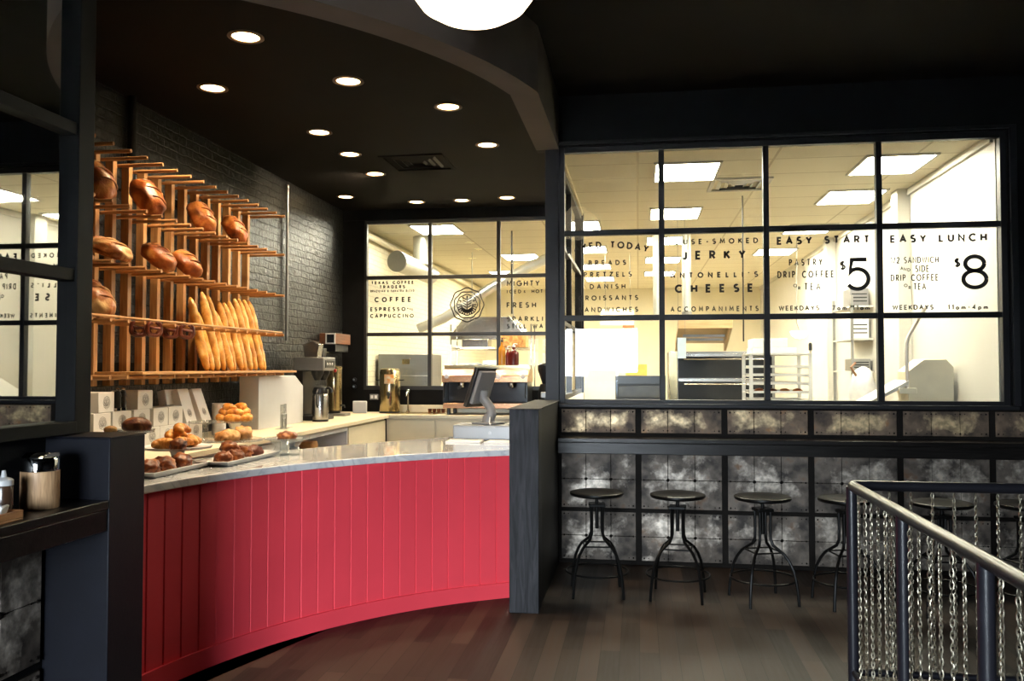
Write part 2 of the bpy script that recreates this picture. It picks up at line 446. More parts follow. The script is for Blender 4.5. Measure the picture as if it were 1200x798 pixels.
M['steel'] = mat('brushed_steel', (0.62, 0.60, 0.56), 0.25, 1.0, var=0.12, scale=5, stretch=(1, 1, 18))
M['steeldull'] = mat('satin_steel', (0.30, 0.30, 0.295), 0.42, 0.9, var=0.12, scale=4)
M['chrome'] = mat('chrome', (0.85, 0.85, 0.85), 0.06, 1.0, var=0.03)
M['brass'] = mat('brass_steel', (0.62, 0.50, 0.28), 0.22, 1.0, var=0.12, scale=5, stretch=(1, 1, 14))
M['copper'] = mat('copper_trim', (0.55, 0.30, 0.17), 0.25, 0.9, var=0.1)
M['plastic'] = mat('black_plastic', (0.013, 0.013, 0.014), 0.32, var=0.2)
M['screen'] = mat('dark_screen', (0.018, 0.020, 0.024), 0.15, var=0.1)
M['greyplastic'] = mat('grey_plastic', (0.20, 0.20, 0.21), 0.45, var=0.08)
M['iron'] = mat('black_iron', (0.006, 0.0055, 0.005), 0.36, 0.0, var=0.3, spec=0.10)
M['rail'] = mat('rail_paint', (0.014, 0.014, 0.019), 0.32, 0.0, var=0.2)
M['zinc'] = mat('zinc_chain', (0.38, 0.345, 0.265), 0.45, 1.0, var=0.15, scale=30)
M['vinyl'] = mat('black_vinyl', (0.010, 0.009, 0.008), 0.6, var=0.1)
M['pane'] = clear('window_glass', (0.985, 0.99, 0.985), 0.02)
M['glass'] = clear('clear_glassware', (0.93, 0.95, 0.95), 0.10, 0.02, 0.06, (0.8, 0.82, 0.82))
M['mirror'] = mat('mirror_silver', (0.86, 0.87, 0.86), 0.015, 1.0, var=0.02)
M['troffer'] = glow('fluorescent_diffuser', (1.0, 0.94, 0.74), KITCHEN_GLOW)
M['bulb'] = glow('warm_lamp', (1.0, 0.72, 0.36), 16.0)
M['globe'] = glow('milk_glass_lamp', (1.0, 0.82, 0.55), PENDANT_GLOW)
M['trimring'] = mat('downlight_trim', (0.12, 0.07, 0.035), 0.5, var=0.1)
M['bag'] = crust('dark_loaf_crust', (0.10, 0.022, 0.006), (0.36, 0.088, 0.016), (0.62, 0.26, 0.065), 0.45, 6)
M['floury'] = crust('floury_loaf_crust', (0.13, 0.035, 0.010), (0.40, 0.13, 0.032), (0.70, 0.44, 0.20), 0.8, 7)
M['baguette'] = crust('baguette_crust', (0.46, 0.18, 0.03), (0.74, 0.35, 0.07), (0.86, 0.55, 0.20), 0.3, 9)
M['pretzel'] = crust('pretzel_crust', (0.05, 0.010, 0.006), (0.13, 0.03, 0.014), (0.22, 0.06, 0.03), 0.1, 12)
M['croissant'] = crust('croissant_crust', (0.36, 0.11, 0.018), (0.68, 0.27, 0.05), (0.80, 0.43, 0.12), 0.4, 16)
M['danish'] = crust('dark_bun_crust', (0.05, 0.012, 0.005), (0.20, 0.052, 0.014), (0.48, 0.18, 0.06), 0.3, 18)
M['scone'] = crust('scone_crust', (0.30, 0.12, 0.035), (0.62, 0.30, 0.10), (0.78, 0.48, 0.20), 0.5, 14)
# ---------------------------------------------------------------- the setting
W = 7.174      # plane of the kitchen partition
YB = 10.4      # partition behind the coffee bar
XR = -0.655    # corner post of the two
XB = -3.70     # brick wall
XM = -2.33     # mirror wall
CB = 3.60      # bar ceiling
CC = 3.90      # customer ceiling
CK = 3.50      # kitchen ceiling
KX = 2.84      # kitchen right wall
KY = 20.6      # kitchen rear wall

b = MB(); b.box(-3.9, 5.1, -4.0, W, -0.12, 0.0); b.box(-3.9, XR, W, YB, -0.12, 0.0)
struct(b.build('floor', M['floor']))
b = MB(); b.box(-3.9, 3.0, YB, KY + .1, -0.12, -0.001); b.box(XR, 3.0, W + .02, YB, -0.12, -0.001)
struct(b.build('floor_kitchen', M['kfloor']))

# round ceiling of the bar and the bulkhead ring that edges it
cx, cy, ro, ri = -4.01, 6.53, 3.48, 3.29
outer = arc(cx, cy, ro, ro, -15.5, -85.2, 40)
poly = [(XB - .1, YB), (XR - .1, YB), (XR - .1, 5.6)] + [(x - .02, y + .02) for x, y in outer] + [(XB - .1, 3.06)]
b = MB(); b.prism(poly, 'z', CB, CB + .08)
struct(b.build('ceiling_bar', M['ceil']))
inner = arc(cx, cy, ri, ri, -16.3, -85.0, 40)
ring = [(XR, W - .06), (XR, 5.62)] + outer + inner[::-1] + [(-0.845, 5.62), (-0.845, W - .06)]
b = MB(); b.prism(ring, 'z', 3.45, CC)
struct(b.build('ceiling_soffit', M['soffit']))
b = MB(); b.box(-2.6, 5.1, -4.1, W + .1, CC, CC + .1)
struct(b.build('ceiling', M['ceil']))
b = MB(); b.box(XR, 3.0, W + .06, YB, CK, CK + .1); b.box(XB - .1, 3.0, YB, KY + .1, CK, CK + .1)
struct(b.build('ceiling_kitchen', M['kceil']))

# walls
b = MB(); b.box(XB - .15, XB, 3.0, YB + .05, 0, 3.9)
struct(b.build('wall_left', M['brick']))
b = MB(); b.box(XB - .15, XB, YB + .05, KY + .1, 0, 3.6)
struct(b.build('wall_kitchen_left', M['creambrick']))
b = MB(); b.box(XB - .1, XM - .02, 2.95, 3.05, 0, 3.9)
struct(b.build('wall_end', M['blackwall']))
b = MB(); b.box(XM - .14, XM, -4, 3.28, 0, 3.95)
struct(b.build('wall_left_front', M['blackwall']))
b = MB(); b.box(5.0, 5.15, -4, W + .1, 0, 3.95)
struct(b.build('wall_right', M['blackwall']))
b = MB(); b.box(XR, 5.1, W - .03, W + .12, 0, 1.30); b.box(2.86, 5.1, W - .06, W + .12, 1.30, 3.95); b.box(XR - .2, 2.86, W - .06, W + .12, 3.47, 3.95)
struct(b.build('wall_front', M['blackwall']))
b = MB(); b.box(XB, XR, YB - .05, YB + .05, 0, 1.335); b.box(XB, XR, YB - .06, YB + .06, 3.47, 3.65); b.box(XB, -3.42, YB - .05, YB + .05, 1.335, 3.47)
struct(b.build('wall_back', M['blackwall']))
b = MB(); b.box(KX, KX + .15, W + .12, KY + .1, 0, 3.6); 
struct(b.build('wall_kitchen_right', M['whitewall']))
b = MB(); b.box(XB - .1, KX + .1, KY, KY + .15, 0, 3.6)
struct(b.build('wall_kitchen_rear', M['cream']))
b = MB(); b.box(XR - .11, XR, W + .06, YB - .06, 0, 1.31); b.box(XR - .11, XR, W + .06, YB - .06, 3.46, 3.62)
struct(b.build('wall_return', M['cream']))
for i, y in enumerate((9.57, 13.0)):
    b = MB(); b.box(KX - .13, KX, y - .11, y + .11, 0, CK)
    struct(b.build('trim_%d' % (i + 1), M['whitewall'], bevel=.006))
b = MB(); b.box(KX - .03, KX, W + .15, KY, CK - .07, CK)
struct(b.build('trim_3', M['whitewall'], bevel=.004))

# shop front behind the camera: the opening the daylight comes through
b = MB(); b.box(-2.33, -2.22, -4.1, -4, 0, 3.95); b.box(.06, 5.1, -4.1, -4, 0, 3.95); b.box(-2.22, .06, -4.1, -4, 2.5, 3.95)
struct(b.build('wall_street', M['blackwall']))
d1 = struct(MB().box(-1.40, -1.34, -4.09, -4.0, 0, 2.5).box(-.02, .06, -4.09, -4.0, 0, 2.5).box(-2.22, -2.16, -4.09, -4.0, 0, 2.5).box(-2.22, .06, -4.09, -4.0, 2.44, 2.5).box(-2.22, .06, -4.09, -4.0, 0, .2).build('door_1', M['frame'], bevel=.004))
MB().box(-2.2, .04, -4.05, -4.044, .2, 2.45).build('pane', M['pane'], d1)
b = MB(); b.box(-.42, .06, -3.98, -3.4, 0, 1.5)  # added block out of view, darkens the reflected door in the leftmost pane
struct(b.build('reflection_block', M['blackwall']))
asph = mat('sunlit_pavement', (0.42, 0.41, 0.39), 0.85, var=0.2)
struct(MB().box(-60, 60, -140, -4.1, -.2, -.05).build('street', asph))
# posts of the partition
for i, (x0, x1, y0, y1) in enumerate(((XR - .115, XR, W - .06, W + .06), (XR - .115, XR, YB - .06, YB + .06))):
    struct(MB().box(x0, x1, y0, y1, 1.30, 3.47).build('trim_%d' % (i + 4), M['frame'], bevel=.004))

def lattice(b, axis, a0, a1, cols, z0, z1, rows, c, w=0.045, d=0.07, border=0.05):
    def bar(p0, p1, q0, q1, dd):
        if axis == 'x': b.box(p0, p1, c - dd / 2, c + dd / 2, q0, q1)
        else: b.box(c - dd / 2, c + dd / 2, p0, p1, q0, q1)
    bar(a0, a0 + border, z0, z1, d); bar(a1 - border, a1, z0, z1, d)
    bar(a0 + border, a1 - border, z0, z0 + border, d); bar(a0 + border, a1 - border, z1 - border, z1, d)
    for p in cols: bar(p - w / 2, p + w / 2, z0 + border, z1 - border, d * .9)
    edges = [a0 + border] + [q for p in cols for q in (p - w / 2, p + w / 2)] + [a1 - border]
    for z in rows:
        for i in range(0, len(edges), 2): bar(edges[i], edges[i + 1], z - w / 2, z + w / 2, d * .84)

def window(name, axis, a0, a1, cols, z0, z1, rows, c, m, label, w=.045):
    b = MB(); lattice(b, axis, a0, a1, cols, z0, z1, rows, c, w)
    o = struct(b.build(name, m, bevel=.003))
    o['label'] = label
    g = MB()
    if axis == 'x': g.box(a0 + .02, a1 - .02, c - .003, c + .003, z0 + .02, z1 - .02)
    else: g.box(c - .003, c + .003, a0 + .02, a1 - .02, z0 + .02, z1 - .02)
    g.build('pane', M['pane'], o)
    return o

win1 = window('window_1', 'x', XR - .005, 2.865, (.196, 1.036, 1.912), 1.30, 3.475, (2.03, 2.745), W, M['frame'], 'large black-framed kitchen window lettered with the menu')
win2 = window('window_2', 'x', -3.44, XR - .11, (-2.575, -1.705, -.9), 1.335, 3.475, (2.03, 2.745), YB, M['barframe'], 'black-framed window behind the coffee bar')
win3 = window('window_3', 'y', W + .06, YB - .06, (8.8,), 1.31, 3.46, (2.03, 2.745), XR - .055, M['frame'], 'return window between bar and kitchen')
b = MB(); b.box(XR, 2.9, W - .10, W - .03, 1.285, 1.318)
struct(b.build('trim_6', M['frame'], bevel=.004))
b = MB(); b.box(2.87, 2.92, W - .085, W - .04, 1.318, 3.50).box(XR, 2.92, W - .085, W - .04, 3.485, 3.51)
struct(b.build('trim_7', M['frame'], bevel=.004))

# wood-faced half wall at the right end of the counter, and its twin on the left
b = MB(); b.box(-.85, -.654, 5.617, 5.82, 0, 1.338); b.box(-.86, -.648, 5.6, 5.83, 1.338, 1.345)
struct(b.build('trim_9', M['postgrey'], bevel=.004))
b = MB(); b.box(-.845, -.66, 5.82, W - .06, 0, 1.335); b.box(-.86, -.648, 5.83, W - .06, 1.335, 1.345)
struct(b.build('wall_half_right', M['black'], bevel=.004))  # black instead of oak: shade of the unlit side face put into the colour
b = MB(); b.box(XM, -2.05, 3.09, 3.33, 0, 1.338); b.box(XM, -2.045, 3.085, 3.335, 1.338, 1.345)
struct(b.build('wall_half_left', M['navy'], bevel=.004))

# mirror and its frame on the left wall
mir = thing('framed_mirror', 'tall black-framed mirror on the left wall', 'mirror', (XM, 1.6, 1.35))
b = MB()
b.box(0, .07, 1.57, 1.67, 0, 2.5); b.box(0, .07, -3.6, -3.5, 0, 2.5); b.box(0, .07, -1.03, -.97, 0, 2.5)
for z in (0, .62, 1.22, 1.84, 2.46): b.box(0, .06 if z else .08, -3.5, 1.57, z, z + .05)
b.build('frame', M['mirrorframe'], mir, bevel=.003)
MB().box(.015, .025, -3.5, 1.57, .03, 2.48).build('mirror_glass', M['mirror'], mir)

# ---------------------------------------------------------------- tin wainscot
def tin_panel(idx, axis, a0, a1, z0, z1, c, nc, nr):
    """a sheet with pressed seams and rivets, one object per sheet"""
    w, h = a1 - a0, z1 - z0
    b = MB()
    cw, rh = w / nc, h / nr
    for i in range(nc):
        for j in range(nr):
            b.box(i * cw + .0018, (i + 1) * cw - .0018, -.006, 0, j * rh + .0018, (j + 1) * rh - .0018)
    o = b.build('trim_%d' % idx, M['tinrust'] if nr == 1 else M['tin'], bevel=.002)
    MB().box(0, w, 0, .008, 0, h).build('backing', M['rust'], o)
    rv = MB()
    for i in range(nc + 1):
        for j in range(nr + 1):
            px, pz = min(max(i * cw, .022), w - .022), min(max(j * rh, .022), h - .022)
            big = 0 < i < nc and 0 < j < nr
            rv.ball((px, -.007, pz), (.015 if big else .008, .007, .015 if big else .008), sub=1)
            if not big or True:
                for s in (-1, 1):
                    if 0 < px + s * .035 < w: rv.ball((px + s * .035, -.006, pz), (.005, .004, .005), sub=1)
    rv.build('rivet', M['rust'], o)
    if axis == 'x': o.location = (a0, c, z0)
    else:
        o.rotation_euler = (0, 0, PI / 2); o.location = (c, a0, z0)
    return struct(o)

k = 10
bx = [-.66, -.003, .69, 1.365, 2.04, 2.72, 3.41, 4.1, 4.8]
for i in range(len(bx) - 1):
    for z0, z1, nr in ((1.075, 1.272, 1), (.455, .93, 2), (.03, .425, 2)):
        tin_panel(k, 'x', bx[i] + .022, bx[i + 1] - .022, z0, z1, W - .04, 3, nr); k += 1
b = MB()
for x in bx: b.box(x - .022, x + .022, W - .05, W - .03, .0, 1.285)
b.box(-.65, 4.8, W - .048, W - .03, .425, .455); b.box(-.65, 4.8, W - .048, W - .03, .93, 1.075); b.box(-.65, 4.8, W - .048, W - .03, 1.272, 1.285); b.box(-.65, 4.8, W - .055, W - .03, 0, .03)
struct(b.build('trim_8', M['rust']))
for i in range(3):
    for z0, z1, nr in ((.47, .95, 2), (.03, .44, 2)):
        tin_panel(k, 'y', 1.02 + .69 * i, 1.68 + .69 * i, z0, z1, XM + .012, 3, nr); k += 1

# drink ledges
o = MB().box(XR + .01, 5.0, 6.87, W - .05, 1.015, 1.05).box(XR + .01, 5.0, 6.875, 6.915, .925, 1.015).build('drink_ledge', M['bartop'], bevel=.004)
tag(o, 'long dark wooden bar ledge along the tin wall above the stools', 'bar counter')
o = MB().box(XM + .003, -2.05, -1, 3.085, 1.065, 1.10).box(-2.09, -2.055, -1, 3.085, .98, 1.065).build('drink_ledge', M['bartop'], bevel=.004)
tag(o, 'dark wooden ledge under the wall mirror, holding bottle, tray and bin', 'bar counter')
# ---------------------------------------------------------------- lettering (strokes of a geometric sans)
def A_(*k): return arc(*k)
GL = {
 'A': (.80, [[(0, 0), (.4, 1), (.8, 0)], [(.13, .33), (.67, .33)]]),
 'B': (.58, [[(0, .5), (0, 1), (.28, 1)] + A_(.28, .76, .24, .24, 80, -80) + [(.28, .52), (0, .52)], [(0, .52), (0, 0), (.3, 0)] + A_(.3, .26, .28, .26, -80, 80)]),
 'C': (.86, [A_(.5, .5, .5, .5, 48, 312, 22)]),
 'D': (.76, [[(0, 0), (0, 1), (.26, 1)] + A_(.26, .5, .5, .5, 85, -85, 16) + [(.26, 0), (0, 0)]]),
 'E': (.54, [[(.54, 1), (0, 1), (0, 0), (.54, 0)], [(0, .5), (.48, .5)]]),
 'F': (.52, [[(.52, 1), (0, 1), (0, 0)], [(0, .5), (.46, .5)]]),
 'G': (.95, [A_(.5, .5, .5, .5, 48, 360, 22) + [(.55, .5)]]),
 'H': (.70, [[(0, 0), (0, 1)], [(.7, 0), (.7, 1)], [(0, .5), (.7, .5)]]),
 'I': (.02, [[(.01, 0), (.01, 1)]]),
 'J': (.42, [[(.42, 1), (.42, .22)] + A_(.2, .22, .22, .22, -5, -165)]),
 'K': (.62, [[(0, 0), (0, 1)], [(.6, 1), (.02, .42)], [(.2, .58), (.64, 0)]]),
 'L': (.48, [[(0, 1), (0, 0), (.48, 0)]]),
 'M': (.90, [[(0, 0), (.08, 1), (.45, .25), (.82, 1), (.90, 0)]]),
 'N': (.74, [[(0, 0), (0, 1), (.74, 0), (.74, 1)]]),
 'O': (1.0, [A_(.5, .5, .5, .5, 0, 352, 26) + [(1, .5)]]),
 'P': (.56, [[(0, 0), (0, 1), (.28, 1)] + A_(.28, .74, .28, .26, 85, -85) + [(.28, .48), (0, .48)]]),
 'R': (.60, [[(0, 0), (0, 1), (.28, 1)] + A_(.28, .74, .28, .26, 85, -85) + [(.28, .48), (0, .48)], [(.24, .48), (.6, 0)]]),
 'S': (.56, [A_(.28, .75, .25, .25, 40, 262) + A_(.28, .255, .28, .255, 80, -145)]),
 'T': (.60, [[(0, 1), (.6, 1)], [(.3, 1), (.3, 0)]]),
 'U': (.68, [[(0, 1), (0, .34)] + A_(.34, .34, .34, .34, 185, 355) + [(.68, .34), (.68, 1)]]),
 'V': (.76, [[(0, 1), (.38, 0), (.76, 1)]]),
 'W': (1.12, [[(0, 1), (.28, 0), (.56, .95), (.84, 0), (1.12, 1)]]),
 'X': (.66, [[(0, 0), (.66, 1)], [(0, 1), (.66, 0)]]),
 'Y': (.70, [[(0, 1), (.35, .45), (.70, 1)], [(.35, .45), (.35, 0)]]),
 'Z': (.62, [[(0, 1), (.62, 1), (0, 0), (.62, 0)]]),
 '1': (.22, [[(0, .82), (.2, 1), (.2, 0)]]),
 '2': (.54, [A_(.27, .73, .27, .27, 170, -35) + [(0, 0), (.56, 0)]]),
 '4': (.62, [[(.46, 0), (.46, 1), (0, .3), (.62, .3)]]),
 '5': (.68, [[(.62, 1), (.16, 1), (.10, .55)] + A_(.33, .34, .34, .34, 120, -145, 22)]),
 '7': (.54, [[(0, 1), (.54, 1), (.14, 0)]]),
 '8': (.66, [A_(.33, .77, .27, .23, 0, 360, 24), A_(.33, .27, .33, .27, 0, 360, 24)]),
 '$': (.50, [A_(.25, .72, .22, .20, 40, 262) + A_(.25, .29, .25, .22, 80, -145), [(.25, 1.06), (.25, -.06)]]),
 '/': (.40, [[(0, -.05), (.4, 1.05)]]),
 '-': (.34, [[(0, .45), (.34, .45)]]),
 "'": (.04, [[(.02, 1), (.02, .78)]]),
 '&': (.70, [[(.7, 0), (.16, .72)] + A_(.3, .82, .17, .18, 200, -40) + [(.08, .36)] + A_(.27, .24, .26, .24, 150, 350)]),
 'a': (.56, [A_(.26, .27, .26, .27, 0, 352, 16) + [(.52, .27)], [(.54, .54), (.54, 0)]]),
 'm': (.78, [[(0, 0), (0, .54)], A_(.2, .34, .19, .2, 180, 0, 8) + [(.39, 0)], A_(.58, .34, .19, .2, 180, 0, 8) + [(.77, 0)]]),
 'p': (.56, [A_(.28, .27, .26, .27, 0, 352, 16) + [(.54, .27)], [(.02, .54), (.02, -.3)]]),
}
def write(b, s, x0, x1, z, h, w, y, squeeze=1.0, arch=0.0):
    """letters of height h from x0 to x1 on the plane y; the gaps between letters are evened out to fill the width"""
    ws = [(.45 if c == ' ' else GL[c][0]) * h * squeeze for c in s]
    gap = (x1 - x0 - sum(ws)) / max(1, len(s) - 1)
    x = x0
    xm, half = (x0 + x1) / 2, (x1 - x0) / 2
    for c, cw in zip(s, ws):
        if c != ' ':
            u = (x + cw / 2 - xm) / half
            dz = arch * (1 - u * u); rot = -arch * 2 * u / half
            ca, sa = math.cos(rot), math.sin(rot); mx = x + cw / 2
            def f(px, py, d, x=x, mx=mx, ca=ca, sa=sa, dz=dz):
                X = x + px - mx; Z = py
                return (mx + X * ca - Z * sa, y - d, z + dz + X * sa + Z * ca)
            for st in GL[c][1]:
                pts = [(p[0] * h * squeeze, p[1] * h) for p in st]
                b.strip(pts, w * 1.5, f)
        x += cw + gap

YF = W - .004
b = MB()
write(b, 'BAKED TODAY', -.583, .078, 2.580, .046, .0085, YF, 1, .042)
for s, x0, x1, z in (('BREADS', -.406, -.102, 2.477), ('PRETZELS', -.447, -.055, 2.378), ('DANISH', -.396, -.108, 2.277), ('CROISSANTS', -.493, -.003, 2.181), ('SANDWICHES', -.488, -.003, 2.083)):
    write(b, s, x0, x1, z, .034, .006, YF)
b.build('lettering', M['vinyl'], win1)['label'] = 'BAKED TODAY bread menu lettering'
b = MB()
write(b, 'HOUSE-SMOKED', .237, .968, 2.637, .036, .0065, YF)
write(b, 'JERKY', .371, .865, 2.514, .057, .0115, YF)
write(b, "ANTONELLI'S", .272, .965, 2.360, .036, .0075, YF)
write(b, 'CHEESE', .310, .924, 2.240, .054, .0115, YF)
write(b, 'ACCOMPANIMENTS', .270, .968, 2.080, .035, .006, YF, .85)
b.build('lettering', M['vinyl'], win1)['label'] = 'HOUSE-SMOKED JERKY and CHEESE lettering'
b = MB()
write(b, 'EASY START', 1.128, 1.833, 2.622, .050, .0105, YF)
write(b, 'PASTRY', 1.219, 1.472, 2.445, .046, .006, YF, .62)
write(b, 'DRIP COFFEE', 1.128, 1.560, 2.346, .048, .006, YF, .62)
write(b, 'O', 1.250, 1.275, 2.268, .024, .004, YF); write(b, 'R', 1.287, 1.306, 2.248, .022, .004, YF)
write(b, 'TEA', 1.337, 1.455, 2.246, .050, .006, YF, .62)
write(b, '$', 1.616, 1.654, 2.405, .066, .0085, YF); write(b, '5', 1.662, 1.831, 2.246, .237, .021, YF, 1.05)
write(b, 'WEEKDAYS', 1.135, 1.443, 2.081, .032, .0055, YF); write(b, '7am-11am', 1.551, 1.831, 2.080, .032, .0055, YF)
b.build('lettering', M['vinyl'], win1)['label'] = 'EASY START $5 lettering'
b = MB()
write(b, 'EASY LUNCH', 2.005, 2.714, 2.618, .050, .0105, YF)
write(b, '1/2 SANDWICH', 2.002, 2.356, 2.449, .045, .0055, YF, .62)
write(b, 'A', 2.074, 2.092, 2.395, .022, .004, YF); write(b, 'N', 2.100, 2.118, 2.388, .022, .004, YF); write(b, 'D', 2.128, 2.147, 2.382, .022, .004, YF)
write(b, 'SIDE', 2.187, 2.286, 2.378, .048, .0055, YF, .62)
write(b, 'DRIP COFFEE', 2.001, 2.354, 2.308, .046, .0055, YF, .62)
write(b, 'O', 2.100, 2.124, 2.258, .022, .004, YF); write(b, 'R', 2.134, 2.153, 2.240, .022, .004, YF)
write(b, 'TEA', 2.173, 2.260, 2.237, .046, .0055, YF, .62)
write(b, '$', 2.482, 2.516, 2.412, .066, .0085, YF); write(b, '8', 2.542, 2.716, 2.246, .246, .021, YF, 1.05)
write(b, 'WEEKDAYS', 2.012, 2.313, 2.078, .032, .0055, YF); write(b, '11am-4pm', 2.427, 2.716, 2.076, .032, .0055, YF)
b.build('lettering', M['vinyl'], win1)['label'] = 'EASY LUNCH $8 lettering'

YG = YB - .004
b = MB()
write(b, 'TEXAS COFFEE', -3.334, -2.792, 2.668, .030, .007, YG); write(b, 'TRADERS', -3.226, -2.904, 2.613, .032, .007, YG)
write(b, 'BRAZILIAN & SUMATRA BLEND', -3.344, -2.781, 2.566, .024, .0045, YG, .6)
write(b, 'COFFEE', -3.287, -2.827, 2.444, .050, .011, YG)
write(b, 'ESPRESSO', -3.345, -2.898, 2.328, .040, .008, YG)
write(b, 'A', -2.870, -2.852, 2.345, .02, .004, YG); write(b, 'N', -2.840, -2.822, 2.338, .02, .004, YG); write(b, 'D', -2.811, -2.791, 2.331, .02, .004, YG)
write(b, 'CAPPUCCINO', -3.347, -2.791, 2.244, .039, .008, YG)
b.build('lettering', M['vinyl'], win2)['label'] = 'TEXAS COFFEE TRADERS drinks lettering'
b = MB()
write(b, 'MIGHTY', -1.599, -1.203, 2.622, .056, .010, YG)
write(b, 'ICED', -1.599, -1.43, 2.532, .036, .0065, YG); write(b, '&', -1.39, -1.36, 2.535, .026, .004, YG); write(b, 'HOT TEA', -1.29, -.98, 2.532, .036, .0065, YG)
write(b, 'FRESH', -1.599, -1.246, 2.355, .055, .010, YG)
write(b, 'SPARKLING', -1.598, -.99, 2.187, .050, .009, YG); write(b, 'STILL WATER', -1.598, -.98, 2.099, .044, .009, YG)
b.build('lettering', M['vinyl'], win2)['label'] = 'MIGHTY FRESH drinks lettering'

def emblem(b, f, r, w, t=.001):
    """scalloped rosette: two wavy rings round a sheaf of bars"""
    def wavy(rad, amp, ph, n=8, k=72):
        return [(rad * (1 + amp * math.cos(n * 2 * PI * i / k + ph)) * math.sin(2 * PI * i / k), rad * (1 + amp * math.cos(n * 2 * PI * i / k + ph)) * math.cos(2 * PI * i / k)) for i in range(k)]
    b.strip(wavy(r, .035, 0), w, f, t, True); b.strip(wavy(r * .80, .035, PI), w, f, t, True); b.strip(wavy(r * .62, .03, 0), w * .9, f, t, True)
    for i in range(24):
        a = 2 * PI * i / 24
        if math.cos(a) > .1 and i % 2: continue
        r0, r1 = (.30, .58) if math.cos(a) < .1 else (.42, .56)
        b.strip([(r * r0 * math.sin(a), r * r0 * math.cos(a)), (r * r1 * math.sin(a), r * r1 * math.cos(a))], w * 1.2, f, t)
    b.strip([(0, -r * .5), (0, r * .45)], w * .9, f, t)
    for k in range(5):
        z = r * (.32 - .16 * k)
        for s in (-1, 1):
            b.strip([(s * r * .04, z), (s * r * .27, z + r * .13)], w * .9, f, t)
    b.strip(arc(0, -.12 * r, .32 * r, .3 * r, 200, 340, 10), w * 2.4, f, t)
b = MB()
emblem(b, lambda x, y, d: (-2.103 + x, YG - d, 2.392 + y), .205, .015)
b.build('emblem', M['vinyl'], win2)['label'] = 'round black scalloped emblem on the middle pane'
# ---------------------------------------------------------------- curved pink counter
CX, CY, CR = .455, 3.395, 2.933
def cp(deg, r): return (CX + r * math.cos(R(deg)), CY + r * math.sin(R(deg)))
cnt = thing('service_counter', 'curved raspberry-pink boarded service counter under a marble top', 'counter', (-2.0, 5.1, 0))
def band(b, r0, r1, z0, z1, d0, d1, n=90):
    a = [cp(d0 + (d1 - d0) * i / n, r0) for i in range(n + 1)]; c = [cp(d0 + (d1 - d0) * i / n, r1) for i in range(n + 1)]
    b.prism(a + c[::-1], 'z', z0, z1)
b = MB()
n = 27; st = (180.6 - 117.2) / n
pts = []
for i in range(n):
    a0 = 117.2 + st * i
    for q, dr in ((.0, .008), (.045, 0), (.25, 0), (.5, 0), (.75, 0), (.955, 0)): pts.append(cp(a0 + st * q, CR + dr))
pts.append(cp(180.6, CR + .008))
back = [cp(180.6 + (117.2 - 180.6) * i / 40, CR + .05) for i in range(41)]
b.prism(pts + back, 'z', .0, .994)
b.build('front_boards', M['pink'], cnt, world=True, angle=20)
b = MB(); band(b, CR - .013, CR + .003, 0, .105, 117.2, 180.6); b.build('skirting', M['pink'], cnt, world=True)
edge = [cp(116.8 + (180.8 - 116.8) * i / 60, CR - .035) for i in range(61)]
rear = [cp(a, r) for a, r in ((180.8, 3.25), (165, 3.40), (155, 3.60), (148, 3.68), (140, 3.70), (133, 3.80))]
b = MB(); b.prism(edge + rear + [(-1.50, 7.05), (-.858, 7.05)], 'z', .995, 1.04)
tag(b.build('marble_countertop', M['marble'], bevel=.006), 'white grey-veined marble top along the curved pink counter', 'countertop')

# ---------------------------------------------------------------- back bar: cabinets and worktop in an L
b = MB(); b.prism([(XB + .01, 4.3), (-2.90, 4.3), (-2.90, 9.72), (-.80, 9.72), (-.80, YB - .06), (XB + .01, YB - .06)], 'z', 1.02, 1.06)
b.box(-3.2, -.80, YB - .085, YB - .06, 1.06, 1.15)
tag(b.build('worktop', M['creamlam'], bevel=.004), 'cream L-shaped worktop along the brick wall and bar window', 'worktop')
def cabinet(label, x0, x1, y0, y1, face, doors, m, open_=False, group='back bar cabinets'):
    t = thing('base_cabinet', label, 'cabinet', ((x0 + x1) / 2, (y0 + y1) / 2, 0), 0, group)
    b = MB()
    if open_:
        b.box(x0, x1, y0, y0 + .02, 0, 1.019); b.box(x0, x1, y1 - .02, y1, 0, 1.019); b.box(x0, x0 + .02, y0 + .02, y1 - .02, 0, 1.019); b.box(x0 + .02, x1, y0 + .02, y1 - .02, .70, .72); b.box(x0 + .02, x1, y0 + .02, y1 - .02, .97, 1.019)
    else: b.box(x0, x1, y0, y1, .0, 1.019)
    b.build('carcass', m, t, world=True, bevel=.002)
    if not open_:
        for i in range(doors):
            b = MB()
            if face == 'x':
                L = (y1 - y0) / doors; b.box(x1, x1 + .018, y0 + L * i + .006, y0 + L * (i + 1) - .006, .1, 1.0)
            else:
                L = (x1 - x0) / doors; b.box(x0 + L * i + .006, x0 + L * (i + 1) - .006, y0 - .018, y0, .1, 1.0)
            b.build('door', m, t, world=True, bevel=.003)
    return t
cabinet('white cabinet under the worktop behind the pastry stands', XB + .02, -2.95, 4.35, 6.9, 'x', 3, M['white'])
cabinet('open white cabinet niche holding dark utensils, left of the cream doors', XB + .02, -2.94, 6.91, 8.4, 'x', 1, M['white'], True)
cabinet('cream cabinet under the worktop in the corner below the tall steel dispenser', XB + .02, -2.95, 8.41, 9.7, 'x', 1, M['creamlam'])
cabinet('cream cabinet with two doors below the sink tap', -2.94, -1.75, 9.76, YB - .07, 'y', 2, M['creamlam'])
t = cabinet('cream cabinet with a dark oven slot below the espresso machine', -1.74, -.82, 9.76, YB - .07, 'y', 1, M['creamlam'])
ds = MB().box(-1.70, -1.1, 9.725, 9.745, .80, .98).build('dark_slot', M['plastic'], t, world=True, bevel=.003)
